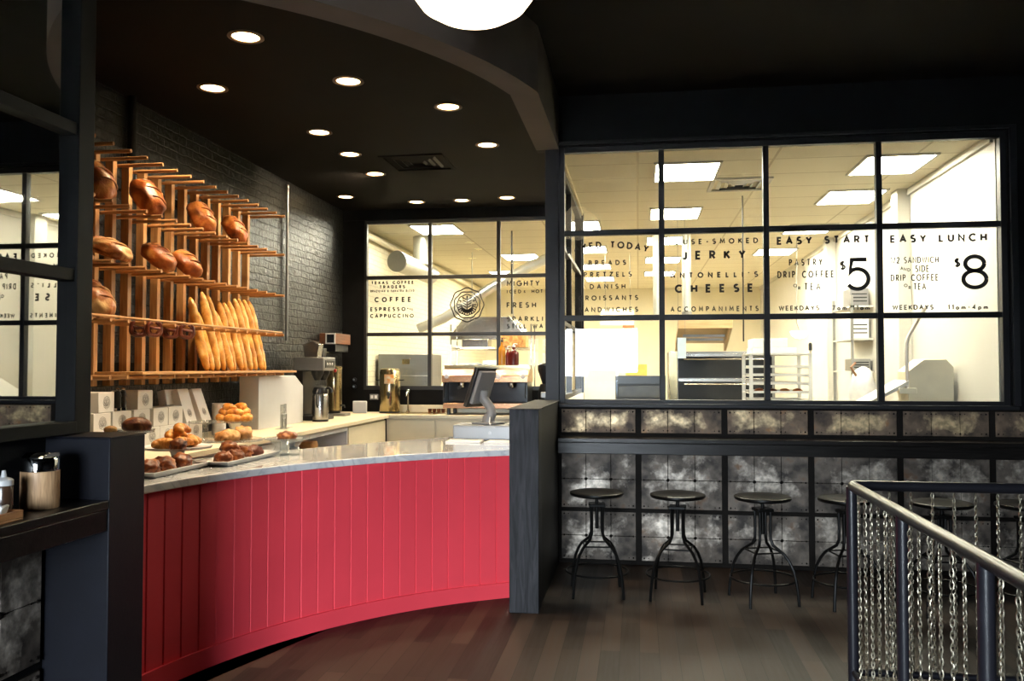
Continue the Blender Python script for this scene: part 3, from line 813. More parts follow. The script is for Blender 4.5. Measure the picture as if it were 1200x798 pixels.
h = MB().box(-1.64, -1.3, 9.715, 9.725, .87, .885).build('handle', M['copper'], t, world=True)
h.parent = ds
for i, y in enumerate((7.15, 7.42, 7.75)):
    o = MB().lathe([(.0, 0), (.075, 0), (.085, .12), (.06, .17), (.0, .17)] if i != 2 else [(0, 0), (.09, 0), (.11, .16), (.10, .2), (0, .2)], n=18).build('storage_jar' if i != 2 else 'basket', M['plastic'] if i != 2 else M['scone'], loc=(-3.12, y, .72))
    tag(o, ('dark jar at the left end of the open cabinet niche', 'dark jar beside the brown basket in the open niche', 'brown basket in the open cabinet niche')[i], 'jar' if i != 2 else 'basket')

# ---------------------------------------------------------------- bread rack on the brick wall
rack = thing('bread_rack', 'tall oak bread rack of upright slats and pegs on the brick wall', 'rack', (-3.6, 6.1, 1.49))
MB().box(-.095, -.04, -1.5, 1.42, .10, .16).box(-.095, -.04, -1.5, 1.42, 1.40, 1.46).build('wall_cleat', M['black'], rack)
slat = MB().box(-.04, .02, -.0225, .0225, 0, 1.58).build('slat', M['pine'], rack, bevel=.003)
slats = [4.66 + .187 * i for i in range(16)]
PZ = (1.555, 1.915, 2.28, 2.66, 3.02)
for i, y in enumerate(slats):
    o = slat if i == 0 else slat.copy()
    if i: link(o, rack)
    o.location = (0, y - 6.1, 0)
peg = MB().cyl((-.06, 0, 0), (.355, 0, 0), .0125, n=10).build('peg', M['pineX'], rack)
first = True
for z in PZ:
    for y in slats:
        o = peg if first else peg.copy()
        if not first: link(o, rack)
        first = False
        o.location = (0, y - 6.1 + .036, z - 1.49)
MB().box(.03, .375, -.90, 1.66, .078, .098).build('shelf_board', M['pineY'], rack, bevel=.003)
MB().cyl((.335, -1.4, .447), (.335, 1.40, .447), .009, n=10).build('rail', M['pineY'], rack)
MB().cyl((.03, -1.5, .05), (.03, 1.42, .05), .010, n=8).build('batten', M['pineY'], rack)

def loafshape(d):
    # flat underside, blunt ends
    z = d.z if d.z > -.55 else -.55 - (d.z + .55) * .1
    return (math.copysign(abs(d.x) ** .85, d.x), d.y, z)
def loaf(label, loc, rad, tilt, m, seed, grp, yaw=0.0):
    b = MB(); b.ball((0, 0, 0), rad, sub=4, amp=.10, freq=7, seed=seed, shape=loafshape)
    o = b.build('bread_loaf', m, loc=loc, angle=80)
    o.rotation_euler = (0, tilt, yaw)
    # scored ridges
    s = MB()
    for k in (-.4, -.05, .3):
        pts = []
        for q in range(9):
            v = -.75 + 1.5 * q / 8
            x = k * rad[0] * 1.5 + v * rad[0] * .22; y = v * rad[1] * .8
            e = max(0.0, 1 - (x / rad[0]) ** 2 - (y / rad[1]) ** 2)
            pts.append((x, y, rad[2] * math.sqrt(e) * 1.0 + .002))
        s.tube(pts, [.003 + .007 * math.sin(PI * (q + .5) / 9) for q in range(9)], 6)
    s.build('score_ridge', M['floury'], o, angle=80)
    tag(o, label, 'bread', grp)
T = .92
loaf('big brown loaf at the left end of the top row of loaves', (-3.40, 4.94, 2.80), (.155, .12, .095), T, M['bag'], 1, 'round loaves on the bread rack')
loaf('big glossy brown loaf, second of the top row of loaves', (-3.40, 5.51, 2.80), (.155, .12, .095), T + .05, M['bag'], 2, 'round loaves on the bread rack')
loaf('brown loaf, third of the top row of loaves', (-3.40, 6.26, 2.795), (.145, .11, .088), T + .05, M['bag'], 3, 'round loaves on the bread rack')
loaf('orange-brown loaf at the right end of the top row of loaves', (-3.40, 6.81, 2.785), (.14, .105, .085), T, M['bag'], 4, 'round loaves on the bread rack')
loaf('flat floury loaf at the left of the second row of loaves', (-3.40, 5.09, 2.38), (.15, .12, .068), .35, M['floury'], 5, 'round loaves on the bread rack')
loaf('brown loaf in the middle of the second row of loaves', (-3.40, 5.66, 2.40), (.14, .11, .08), .66, M['bag'], 6, 'round loaves on the bread rack')
loaf('brown loaf at the right of the second row of loaves', (-3.40, 6.04, 2.402), (.135, .105, .08), .72, M['bag'], 7, 'round loaves on the bread rack')
loaf('brown floury loaf alone on the third row, beside the mirror post', (-3.40, 4.94, 2.05), (.15, .12, .09), .80, M['floury'], 8, 'round loaves on the bread rack')

ords = ['first', 'second', 'third', 'fourth', 'fifth', 'sixth', 'seventh', 'eighth', 'ninth', 'tenth', 'eleventh', 'twelfth', 'thirteenth', 'fourteenth', 'fifteenth', 'sixteenth', 'seventeenth', 'eighteenth', 'nineteenth', 'twentieth']
bg_src = None
for i in range(12):
    mid = 6.192 + .187 * (i // 2) + .0935 + (-.041, .041)[i % 2]
    bot = Vector((-3.30 + random.uniform(-.012, .012), mid - .035 + random.uniform(-.006, .006), 1.592))
    top = Vector((-3.515, mid + .055 + random.uniform(-.006, .006), 2.21 + random.uniform(-.05, .03)))
    if i in (1, 4): top.z -= .09
    if bg_src is None:
        b = MB()
        P = []; Rr = []
        for q in range(25):
            u = q / 24
            P.append((0.006 * math.sin(5 * u), 0, .65 * u)); Rr.append(.038 * min(1, 1.12 * (math.sin(PI * min(max(u, .004), .996)) ** .34)) * (1 + .05 * math.sin(u * 38)))
        b.tube(P, Rr, 12)
        s = MB()
        o = b.build('baguette', M['baguette'], angle=80)
        for q in range(5):
            z = .09 + .115 * q
            s.tube([(.026 + .006 * (1 - abs(v)), .020 * v, z + .05 * v) for v in (-1, -.5, 0, .5, 1)], [.002, .005, .007, .005, .002], 6)
        s.build('score_ridge', M['floury'], o, angle=80)
        bg_src = o
    else:
        o = copy_tree(bg_src)
    d = top - bot
    o.location = bot; o.rotation_euler = d.to_track_quat('Z', 'Y').to_euler()
    o.rotation_euler.rotate_axis('Z', -PI / 2 + random.uniform(-.5, .5))
    o.scale = (1, 1, d.length / .65)
    tag(o, 'golden baguette leaning on the rack, %s from the left of the row' % ords[i], 'baguette', 'baguettes on the rack shelf')

def pretzel(label, loc, rz, rx):
    pts = []
    for q in range(41):
        t = -1 + 2 * q / 40
        a = t * PI * 1.32
        x = math.sin(a) * (.058 + .012 * math.cos(2 * a)); z = -.045 * math.cos(a) + .012
        if abs(t) > .72: x = math.copysign(.045 - (abs(t) - .72) * .13, x); z = .03 - (abs(t) - .72) * .23
        pts.append((x, .012 * math.sin(3 * t), z))
    b = MB(); b.tube(pts, [.006 + .010 * math.sin(PI * (q + 2) / 44) for q in range(41)], 8)
    o = b.build('pretzel', M['pretzel'], loc=loc, angle=80)
    o.rotation_euler = (rx, 0, rz)
    tag(o, label, 'pretzel', 'pretzels hanging from the rack')
pretzel('dark pretzel hanging on the lower rail, front of the left pair', (-3.215, 5.31, 1.865), .9, .1)
pretzel('dark pretzel hanging on the lower rail, behind in the left pair', (-3.30, 5.27, 1.865), .5, -.1)
pretzel('dark pretzel hanging on the lower rail, front of the right pair', (-3.215, 5.73, 1.865), .8, .05)
pretzel('dark pretzel hanging on the lower rail, behind in the right pair', (-3.30, 5.66, 1.865), .4, -.1)

# black conduit and grey pipe on the brick
o = MB().cyl((XB + .03, 8.55, 1.9), (XB + .03, 8.55, 3.55), .014, n=10).build('wall_pipe', M['steeldull'])
tag(o, 'thin pale pipe running up the black brick wall', 'pipe')
o = MB().cyl((XB + .04, 5.72, 3.08), (XB + .04, 5.72, 3.6), .03, n=12).build('wall_pipe', M['black'])
tag(o, 'thick black pipe on the brick above the bread rack', 'pipe')

# ---------------------------------------------------------------- white bakery boxes
GB = 'white bakery boxes with a grey rosette'
bw, bh, bd = .198, .128, .20
bxo = MB().box(-bd, 0, -bw / 2, bw / 2, 0, bh).build('bakery_box', M['card'], bevel=.003)
lg = MB(); emblem(lg, lambda x, y, d: (.0006 + d, x, bh / 2 + y), .040, .0026, .0008); lg.build('rosette_print', M['greyink'], bxo)
MB().box(-bd + .004, -.004, -bw / 2 + .004, bw / 2 - .004, bh, bh + .003).build('lid', M['card'], bxo)
first = True
rows = [(1.061, [(5.04, -3.44, 0), (5.25, -3.45, 0), (5.46, -3.44, 0), (5.66, -3.43, 0), (5.86, -3.43, 0), (6.06, -3.43, 0), (6.27, -3.43, 0)], 'bottom'),
        (1.193, [(5.07, -3.42, .06), (5.30, -3.43, -.03), (5.53, -3.43, 0), (5.77, -3.43, .02), (5.97, -3.43, 0)], 'middle'),
        (1.325, [(5.11, -3.42, .10), (5.57, -3.43, .05), (4.87, -3.47, -.02)], 'top')]
for z, L, nm in rows:
    for i, (y, x, a) in enumerate(L):
        o = bxo if first else copy_tree(bxo)
        first = False
        o.location = (x, y, z); o.rotation_euler = (0, 0, a)
        if nm == 'top': lb = ('white rosette box alone on top of the stack, left of the dark grinder', 'white rosette box on top of the stack, right of the dark grinder', 'white rosette box on top of the stack, beside the mirror post')[i]
        else: lb = 'white rosette box, %s from the left in the %s layer of the stack' % (ords[i], nm)
        tag(o, lb, 'box', GB)
o = thing('pepper_grinder', 'dark grinder with chrome caps between the two topmost white boxes', 'grinder', (-3.47, 5.335, 1.325))
for dy in (-.03, .03):
    gb = MB().lathe([(0, 0), (.026, 0), (.026, .02), (.022, .03), (.022, .09), (.026, .10), (.018, .13), (.0, .135)], (0, dy, 0), 14).build('body', M['plastic'], o)
    MB().lathe([(.027, .002), (.027, .018), (.0265, .018)], (0, dy, 0), 14).build('chrome_ring', M['chrome'], gb)
    MB().ball((0, dy, .142), (.014, .014, .012), sub=2).build('chrome_cap', M['chrome'], gb)
for i, (y, a, tl) in enumerate(((6.19, .05, -.30), (6.42, .08, -.34), (6.10, -.1, -.2))):
    o = thing('paper_carton', ('tall white carton leaning back, left of the leaning pair', 'tall white carton leaning back, right of the leaning pair', 'small white carton just behind the leaning pair')[i], 'carton', (-3.42 if i < 2 else -3.52, y, 1.193 if i != 2 else 1.33), a, 'white cartons right of the box stack')
    o.rotation_euler = (0, tl, a)
    hh = .27 if i < 2 else .12
    MB().box(-.07, 0, -.085, .085, 0, hh).build('body', M['card'], o, bevel=.003)
    if i < 2:
        lg = MB(); emblem(lg, lambda x, y, d: (.0006 + d, x, .075 + y), .030, .0022, .0008); lg.build('rosette_print', M['greyink'], o)

# white chamfered case
o = thing('pastry_case', 'white pastry case with a chamfered corner on the worktop below the baguettes', 'case', (-3.36, 7.75, 1.06))
b = MB(); b.prism([(-.52, .001), (.50, .001), (.50, .37), (.30, .475), (-.52, .475)], 'x', -.185, 0); b.build('body', M['white'], o, bevel=.003)
o = thing('acrylic_stand', 'clear acrylic stand in front of the white pastry case', 'sign holder', (-3.20, 7.42, 1.06), .2)
b = MB()
b.tube([(0, -.09, .01), (0, -.09, .13), (0, .09, .13), (0, .09, .01)], .005, 6); b.build('frame', M['steeldull'], o)
b = MB(); b.tube([(0, -.05, .01), (0, -.05, .09), (0, .05, .09), (0, .05, .01)], .004, 6); b.build('inner_frame', M['steeldull'], o)
MB().box(-.008, -.004, -.14, .12, 0, .22).build('panel', M['glass'], o)
MB().box(-.05, .05, -.15, .15, .0, .006).build('base', M['glass'], o)
# ---------------------------------------------------------------- stands and platters on the marble
ZT = 1.0405
def cake_stand(label, loc, h, r, m, stem=.022, foot=.06, group=None, stem_m=None, lip=.006):
    t = thing('cake_stand', label, 'cake stand', loc, 0, group)
    MB().lathe([(0, h - .008), (r * .96, h - .008), (r, h + lip), (r - .004, h + lip), (r * .94, h), (0, h)], n=36).build('plate', m, t)
    MB().lathe([(0, 0), (foot, 0), (foot, .006), (stem * 1.2, .025), (stem, h * .5), (stem * 1.5, h - .009), (0, h - .009)], n=24).build('pedestal', stem_m or m, t)
    return t
def platter(label, loc, L, w, rz):
    t = thing('platter', label, 'platter', loc, rz, 'white rectangular platters')
    b = MB()
    def loop(l2, w2, z): return [b.bm.verts.new(p) for p in ((-w2, -l2, z), (w2, -l2, z), (w2, l2, z), (-w2, l2, z))]
    l, k = L / 2, w / 2
    seq = [loop(l * .80, k * .72, 0), loop(l * .86, k * .8, .004), loop(l, k, .030), loop(l * .99, k * .97, .034), loop(l * .84, k * .74, .012)]
    b.face(seq[0][::-1])
    for a, c in zip(seq, seq[1:]): b.bridge(a, c)
    b.face(seq[-1])
    b.build('dish', M['china'], t, bevel=.002)
    return t
def pastry(name, label, cat, loc, rad, m, seed, grp, rot=(0, 0, 0), amp=.34, freq=15):
    b = MB(); b.ball((0, 0, 0), rad, sub=3, amp=amp, freq=freq, seed=seed, shape=lambda d: (d.x, d.y, d.z if d.z > -.5 else -.5))
    o = b.build(name, m, loc=(loc[0], loc[1], loc[2] + rad[2] * .5), angle=80)
    o.rotation_euler = rot
    return tag(o, label, cat, grp)
def croissant_mesh():
    b = MB(); P = []; Rr = []
    for q in range(29):
        u = q / 28; a = R(-100 + 200 * u)
        P.append((.052 * math.sin(a), .042 * math.cos(a) - .02, .004 * math.sin(PI * u)))
        Rr.append((.010 + .023 * math.sin(PI * u) ** .8) * (1 + .10 * abs(math.sin(u * PI * 5.5))))
    b.tube(P, Rr, 12)
    return b
cr0 = None
def croissant(label, loc, rz, tilt, grp):
    global cr0
    if cr0 is None: cr0 = o = croissant_mesh().build('croissant', M['croissant'], angle=80)
    else: o = cr0.copy(); link(o)
    o.location = loc; o.rotation_euler = (tilt, 0, rz)
    return tag(o, label, 'croissant', grp)

p1 = platter('white rectangular platter at the left end of the marble, three dark pastries on it', (-2.57, 4.40, ZT), .60, .21, -.02)
for i, (y, dx) in enumerate(((4.20, 0), (4.36, 0), (4.53, 0))):
    pastry('sticky_bun', 'large dark sticky bun, %s from the left on the leftmost white platter' % ords[i], 'pastry', (-2.57 + dx, y, ZT + .013), (.062, .078, .052), M['danish'], 11 + i, 'dark buns on the leftmost platter', (0, 0, .2 * i))
p2 = platter('white rectangular platter with five brown rolls, nearer the middle of the marble', (-2.44, 4.99, ZT), .70, .22, -.03)
for i, (x, y, z) in enumerate(((-2.43, 4.76, 0), (-2.42, 4.89, 0), (-2.47, 4.92, .045), (-2.44, 5.03, .012), (-2.42, 5.15, 0))):
    pastry('glazed_roll', 'brown glazed roll, %s from the left on the right-hand white platter' % ords[i], 'pastry', (x, y, ZT + .013 + z), (.052, .062, .046), M['danish'] if i != 4 else M['pretzel'], 21 + i, 'glazed rolls on the right-hand platter', (.1, .1, .7 * i))

cake_stand('low round white china stand heaped with croissants', (-2.71, 4.74, ZT), .105, .20, M['china'], .034, .06)
zc = ZT + .112
for i, (x, y, z, a, tl) in enumerate(((-2.70, 4.58, .02, .3, .0), (-2.64, 4.68, .02, 1.4, 0), (-2.63, 4.80, .02, 1.9, .1), (-2.72, 4.74, .055, 1.1, .25), (-2.68, 4.86, .022, 2.4, .1), (-2.76, 4.88, .02, -.6, 0), (-2.70, 4.78, .088, 1.7, .3))):
    croissant('golden croissant, %s of the heap on the white china stand counting from the left' % ords[i] if i < 6 else 'golden croissant on top of the heap on the white china stand', (x, y, zc + z), a, tl, 'croissants on the white stand')
pastry('sticky_bun', 'dark bun at the left edge of the white china stand', 'pastry', (-2.62, 4.59, zc - .002), (.05, .05, .04), M['danish'], 31, 'buns on the white stand')

cake_stand('tall glass stand behind the black half wall, one dark cake on it', (-2.50, 3.94, ZT), .262, .11, M['glass'], .016, .06)
pastry('cake', 'dark round cake on the tall glass stand above the black half wall', 'cake', (-2.49, 3.97, ZT + .262), (.072, .072, .045), M['danish'], 41, None, amp=.1)
pastry('cream_bun', 'small pale bun beside the dark cake on the tall glass stand', 'cake', (-2.56, 3.86, ZT + .262), (.03, .035, .02), M['scone'], 42, None, amp=.1)

cake_stand('wide glass stand with two scones behind the right-hand platter', (-2.63, 5.27, ZT), .105, .20, M['glass'], .024, .06)
pastry('scone', 'large golden scone at the left on the wide glass stand', 'scone', (-2.62, 5.18, ZT + .105), (.075, .085, .05), M['scone'], 51, 'scones on the wide glass stand')
pastry('scone', 'golden scone at the right on the wide glass stand', 'scone', (-2.60, 5.36, ZT + .105), (.06, .07, .055), M['scone'], 52, 'scones on the wide glass stand')

cake_stand('thick-stemmed glass stand with one flat bun, rightmost on the marble', (-2.31, 5.40, ZT), .108, .15, M['glass'], .075, .085)
pastry('flat_bun', 'flat brown bun on the thick-stemmed glass stand', 'pastry', (-2.30, 5.38, ZT + .108), (.06, .085, .032), M['danish'], 61, None)

cake_stand('empty glass stand in front of the leaning white cartons', (-3.15, 5.90, 1.061), .155, .125, M['glass'], .014, .06)
cake_stand('chrome-stemmed glass stand carrying a tower of croissants', (-3.20, 6.45, 1.061), .125, .14, M['glass'], .035, .06, None, M['chrome'])
kk = 0
for lvl, (nn, rr, dz) in enumerate(((5, .092, .024), (4, .068, .066), (2, .042, .106))):
    for i in range(nn):
        a = 2 * PI * i / nn + lvl * .5
        croissant('golden croissant, %s in the %s ring of the croissant tower' % (ords[i], ('bottom', 'middle', 'top')[lvl]), (-3.20 + rr * math.cos(a), 6.45 + rr * math.sin(a), 1.061 + .125 + dz), a - PI / 2, .15, 'croissants of the tower')
o = MB().lathe([(0, 0), (.055, 0), (.06, .045), (.056, .05), (.05, .012), (0, .01)], n=20).build('ramekin', M['china'], loc=(-3.33, 6.45, 1.34))
o.location = (-3.42, 6.62, 1.061)
o.scale = (1, 1, 5.2)
tag(o, 'tall white china pot behind the croissant tower', 'pot')
o = MB().lathe([(0, 0), (.03, 0), (.034, .09), (.031, .09), (.028, .006), (0, .006)], n=18).build('drinking_glass', M['glass'], loc=(-2.42, 5.62, ZT))
tag(o, 'small clear glass between the scone stand and the flat bun', 'glass')

# ---------------------------------------------------------------- coffee gear on the back worktop
ZW = 1.0605
t = thing('airpot', 'steel airpot with black lid in front of the coffee brewer', 'coffee pot', (-3.24, 8.42, ZW))
MB().lathe([(0, .015), (.078, .015), (.080, .03), (.080, .26), (.072, .285), (0, .285)], n=26).build('body', M['steel'], t)
MB().lathe([(0, 0), (.082, 0), (.082, .02), (.076, .024), (0, .024)], n=26).build('base', M['plastic'], t)
MB().lathe([(0, .283), (.078, .283), (.083, .31), (.07, .35), (.035, .365), (0, .368)], n=26).build('lid', M['plastic'], t)
MB().tube([(.05, 0, .335), (.10, -.02, .345), (.125, -.025, .33), (.13, -.026, .30)], .013, 8).build('spout', M['plastic'], t)
MB().tube([(-.0, -.08, .33), (-.0, -.11, .30), (0, -.11, .18), (0, -.08, .15)], .009, 8).build('handle', M['plastic'], t)
t = thing('coffee_brewer', 'tall black and steel coffee brewer beside the white case', 'coffee machine', (-3.42, 8.70, ZW))
MB().box(-.16, .16, -.17, .17, 0, .05).build('base', M['plastic'], t, bevel=.006)
MB().box(-.16, -.06, -.17, .17, .05, .52).build('column', M['plastic'], t, bevel=.006)
MB().box(-.16, .17, -.18, .18, .52, .66).build('head', M['steeldull'], t, bevel=.008)
cpn = MB().box(.171, .176, -.13, .13, .55, .63).build('control_panel', M['plastic'], t, bevel=.002)
b = MB()
for k in range(3): b.ball((.178, -.08 + .07 * k, .59), (.006, .016, .016), sub=2)
b.build('button', M['card'], cpn)
MB().ball((.18, .15, .52), (.014, .022, .022), sub=2).build('warning_lamp', mat('red_lamp', (.6, .02, .01), .3), t)
for k, y in enumerate((-.09, .09)):
    MB().lathe([(0, 0), (.03, 0), (.065, .07), (.068, .10), (0, .10)], (.07, y, .42), 20).build('filter_basket', M['plastic'], t)
    MB().lathe([(0, 0), (.05, 0), (.056, .02), (.052, .15), (.035, .16), (0, .16)], (.07, y, .055), 20).build('decanter', M['steel'], t)
b = MB(); b.prism([(-.07, .66), (.07, .66), (.09, .80), (.02, .83), (-.09, .80)], 'y', -.10, .03); b.build('hopper', M['steel'], t, bevel=.004)
b = MB(); b.prism([(-.07, .66), (.07, .66), (.08, .76), (-.08, .76)], 'y', .05, .16); b.build('bean_hopper', M['plastic'], t, bevel=.004)
t = thing('tea_dispenser', 'tall slim steel drink dispenser right of the coffee brewer', 'drink dispenser', (-3.46, 9.42, ZW))
MB().lathe([(0, .06), (.085, .06), (.085, .53), (.09, .535), (.09, .555), (.06, .57), (0, .572)], n=28).build('body', M['brass'], t)
MB().box(-.11, .16, -.10, .10, 0, .03).build('drip_tray', M['steeldull'], t, bevel=.004)
MB().lathe([(0, .03), (.07, .03), (.07, .061), (0, .061)], n=24).build('foot', M['plastic'], t)
MB().tube([(.08, 0, .12), (.12, 0, .12), (.125, 0, .09)], .010, 8).build('spigot', M['plastic'], t)
o = MB().box(-.09, .09, -.012, .012, 0, .15).build('splash_panel', M['white'], bevel=.012, loc=(-3.33, 9.95, ZW))
tag(o, 'low white panel on the worktop beside the tall slim dispenser', 'panel')
t = thing('coffee_urn', 'round steel coffee urn with orange label by the window left pane', 'drink dispenser', (-2.99, 10.06, ZW))
MB().lathe([(0, .02), (.12, .02), (.125, .03), (.125, .50), (.118, .515), (.118, .53), (.1, .54), (0, .545)], n=32).build('body', M['brass'], t)
MB().lathe([(0, 0), (.128, 0), (.128, .02), (0, .02)], n=32).build('base', M['plastic'], t)
for s in (-1, 1):
    MB().tube([(s * .12, 0, .40), (s * .17, 0, .40), (s * .175, 0, .41)], .008, 8).build('handle', M['plastic'], t)
b = MB()
for i in range(9):
    pass
lab = MB(); ptsA = [(.1265 * math.cos(R(a)), .1265 * math.sin(R(a))) for a in range(-105, -49, 5)]; ptsB = [(.128 * math.cos(R(a)), .128 * math.sin(R(a))) for a in range(-105, -49, 5)]
lab.prism(ptsA + ptsB[::-1], 'z', .36, .47); lab.build('label_plate', mat('orange_label', (.75, .28, .05), .5, col2=(.75, .62, .42), scale=25), t)
b = MB(); b.tube([(.03, -.12, .22), (.032, -.165, .22), (.032, -.165, .18)], .013, 10); b.ball((.032, -.168, .235), (.022, .02, .035), sub=2); b.build('spigot', M['plastic'], t)
t = thing('sink_tap', 'slim chrome tap standing at the bar sink below the window', 'tap', (-2.80, 10.20, ZW))
MB().tube([(0, 0, 0), (0, 0, .20), (0, -.015, .235), (0, -.05, .25), (0, -.085, .235), (0, -.09, .20)], .010, 10).build('spout', M['chrome'], t)
MB().lathe([(0, 0), (.026, 0), (.026, .012), (.015, .03), (0, .03)], n=18).build('base', M['chrome'], t)
MB().ball((0, 0, .262), (.024, .024, .024), sub=2).build('knob', M['chrome'], t)
o = MB().box(-.30, .30, -.17, .17, 0, .004).box(-.30, .30, -.17, -.155, .004, .010).box(-.30, .30, .155, .17, .004, .010).box(-.30, -.285, -.155, .155, .004, .010).box(.285, .30, -.155, .155, .004, .010).build('rinse_tray', M['brass'], loc=(-2.66, 9.98, ZW))
tag(o, 'flat brass-toned rinse tray in front of the tap', 'tray')
for i in range(4):
    o = MB().lathe([(0, 0), (.018, 0), (.026, .05), (.023, .05), (.016, .006), (0, .006)], n=14).build('espresso_cup', M['danish'], loc=(-2.50 + .055 * i, 10.1, ZW + .0045))
    tag(o, 'small brown cup, %s of four in a row on the rinse tray' % ords[i], 'cup', 'brown cups on the rinse tray')

t = thing('espresso_machine', 'wide steel espresso machine with copper trim on the back worktop', 'coffee machine', (-1.77, 10.02, ZW))
b = MB()
for x in (-.44, .44):
    for y in (-.17, .17): b.cyl((x, y, 0), (x, y, .075), .022)
b.build('foot', M['plastic'], t)
MB().box(-.50, .50, -.22, .22, .075, .14).build('drip_tray', M['copper'], t, bevel=.006)
MB().box(-.49, .49, .02, .22, .14, .40).build('back_body', M['screen'], t, bevel=.006)
b = MB(); b.prism([(-.24, .38), (.22, .38), (.22, .53), (-.16, .53), (-.24, .46)], 'x', -.51, .51); b.build('upper_body', M['copper'], t, bevel=.006)
MB().box(-.51, .51, -.12, .22, .532, .545).box(-.51, .51, -.12, -.11, .545, .58).build('cup_rail', M['brass'], t, bevel=.002)
for k, x in enumerate((-.30, 0, .30)):
    gh = MB().lathe([(0, .0), (.04, 0), (.042, .05), (0, .06)], (x, -.10, .32), 18).build('group_head', M['chrome'], t)
    MB().cyl((x, -.12, .335), (x, -.28, .315), .014, .018, 10).build('handle', M['plastic'], gh)
for x in (-.45, .16, .45):
    MB().cyl((x, -.235, .45), (x, -.26, .45), .026).build('knob', M['card'], t)
for x in (-.48, .48):
    MB().tube([(x, -.16, .38), (x, -.24, .34), (x, -.26, .20)], .007, 8).build('steam_wand', M['chrome'], t)
MB().box(-.50, -.49, -.22, .22, .14, .38).box(.49, .50, -.22, .22, .14, .38).build('side_panel', M['plastic'], t)
for i in range(5):
    o = MB().lathe([(0, 0), (.028, 0), (.04, .05), (.037, .05), (.026, .006), (0, .006)], n=16).build('coffee_cup', M['china'], loc=(-2.16 + .095 * i, 10.02, ZW + .5455))
    tag(o, 'white cup on top of the espresso machine, %s from the left' % ords[i], 'cup', 'white cups on the espresso machine')
def bottle(label, loc, r, h, m, cap):
    t = thing('syrup_bottle', label, 'bottle', loc)
    MB().lathe([(0, 0), (r, 0), (r, h * .58), (r * .9, h * .66), (r * .35, h * .76), (r * .32, h * .86), (0, h * .86)], n=22).build('body', m, t)
    MB().lathe([(0, h * .86), (r * .38, h * .86), (r * .38, h * .92), (.006, h * .94), (.006, h * 1.0), (0, h)], n=14).build('pump_cap', cap, t)
    MB().tube([(0, 0, h * .99), (.02, -.01, h), (.045, -.02, h * .98)], .005, 6).build('nozzle', cap, t)
ZE = ZW + .5455
bottle('orange syrup bottle with dark pump on the espresso machine', (-1.60, 10.0, ZE), .042, .36, mat('orange_syrup', (.55, .22, .02), .2, var=.1), M['plastic'])
bottle('dark red syrup bottle with pale cap on the espresso machine', (-1.46, 10.0, ZE), .062, .29, mat('red_syrup', (.10, .012, .010), .2, var=.1), M['china'])
bottle('slim red syrup bottle between the orange and dark red ones', (-1.535, 10.02, ZE), .025, .26, mat('bright_red_syrup', (.30, .03, .015), .2, var=.1), M['china'])
t = thing('coffee_grinder', 'black coffee grinder with cone hopper right of the espresso machine', 'coffee grinder', (-1.08, 9.98, ZW))
MB().box(-.10, .10, -.16, .14, 0, .05).build('base', M['plastic'], t, bevel=.01)
MB().lathe([(0, .05), (.085, .05), (.09, .15), (.08, .30), (.06, .36), (0, .36)], n=22).build('body', M['plastic'], t)
MB().lathe([(.035, .36), (.09, .52), (.092, .58), (.06, .60), (0, .605), ], n=22).build('hopper', M['screen'], t)
MB().box(-.04, .04, -.19, -.07, .20, .27).build('doser', M['steeldull'], t, bevel=.01)
MB().tube([(.03, -.08, .30), (.12, -.16, .28), (.15, -.18, .22), (.15, -.18, .10)], .009, 8).build('handle', M['chrome'], t)

# small framed wooden box on the brick
t = thing('wall_box', 'small brown wooden box with a white framed front on the brick', 'wall box', (-3.62, 9.86, 1.89))
MB().box(-.078, .12, -.30, .22, 0, .125).build('body', wood('brown_box_wood', (.10, .035, .012), (.20, .075, .03), .5, 1), t, bevel=.004)
b = MB(); lattice(b, 'x', .0, .12, (), .0, .125, (), -.306, .01, .012, .014); pf = b.build('picture_frame', M['card'], t)
MB().box(.014, .106, -.303, -.301, .014, .111).build('picture', M['screen'], pf)
MB().box(-.078, .10, -.25, .20, -.09, -.004).build('lower_tray', M['plastic'], t, bevel=.004)

# ---------------------------------------------------------------- till on the marble
t = thing('cash_drawer', 'silver cash drawer at the right end of the marble top', 'cash drawer', (-1.16, 6.80, ZT))
MB().box(-.295, .295, -.16, .17, .001, .118).build('body', mat('silver_paint', (.19, .195, .205), .4, .3, var=.06), t, bevel=.004)
df = MB().box(-.28, .28, -.166, -.16, .014, .105).build('drawer_front', mat('silver_front', (.22, .225, .235), .35, .3, var=.05), t, bevel=.002)
MB().cyl((0, -.172, .06), (0, -.166, .06), .012).build('lock', M['steeldull'], df)
t = thing('till_screen', 'dark till screen tilted back on a grey stand above the cash drawer', 'till', (-1.20, 6.82, ZT + .1185), -.45)
MB().box(-.11, .10, -.09, .09, 0, .016).build('base', M['greyplastic'], t, bevel=.006)
b = MB(); b.tube([(0, 0, .016), (0, 0, .045), (.03, 0, .09), (.02, 0, .13), (-.05, 0, .20), (-.05, 0, .27)], [.055, .05, .042, .036, .04, .045], 10); b.build('stand', M['greyplastic'], t)
hs = MB().obox((-.085, 0, .30), (.035, .27, .34), (0, .36, 0)).build('screen_housing', M['plastic'], t, bevel=.006)
MB().obox((-.055, 0, .295), (.035, .22, .28), (0, .36, 0)).build('back_cover', M['greyplastic'], hs, bevel=.008)
MB().obox((-.1025, 0, .3065), (.004, .23, .29), (0, .36, 0)).build('display', M['screen'], hs)
MB().tube([(.04, -.05, .016), (.07, -.08, .06), (.08, -.10, .02), (.10, -.12, .001)], .004, 6).build('cable', M['card'], t)
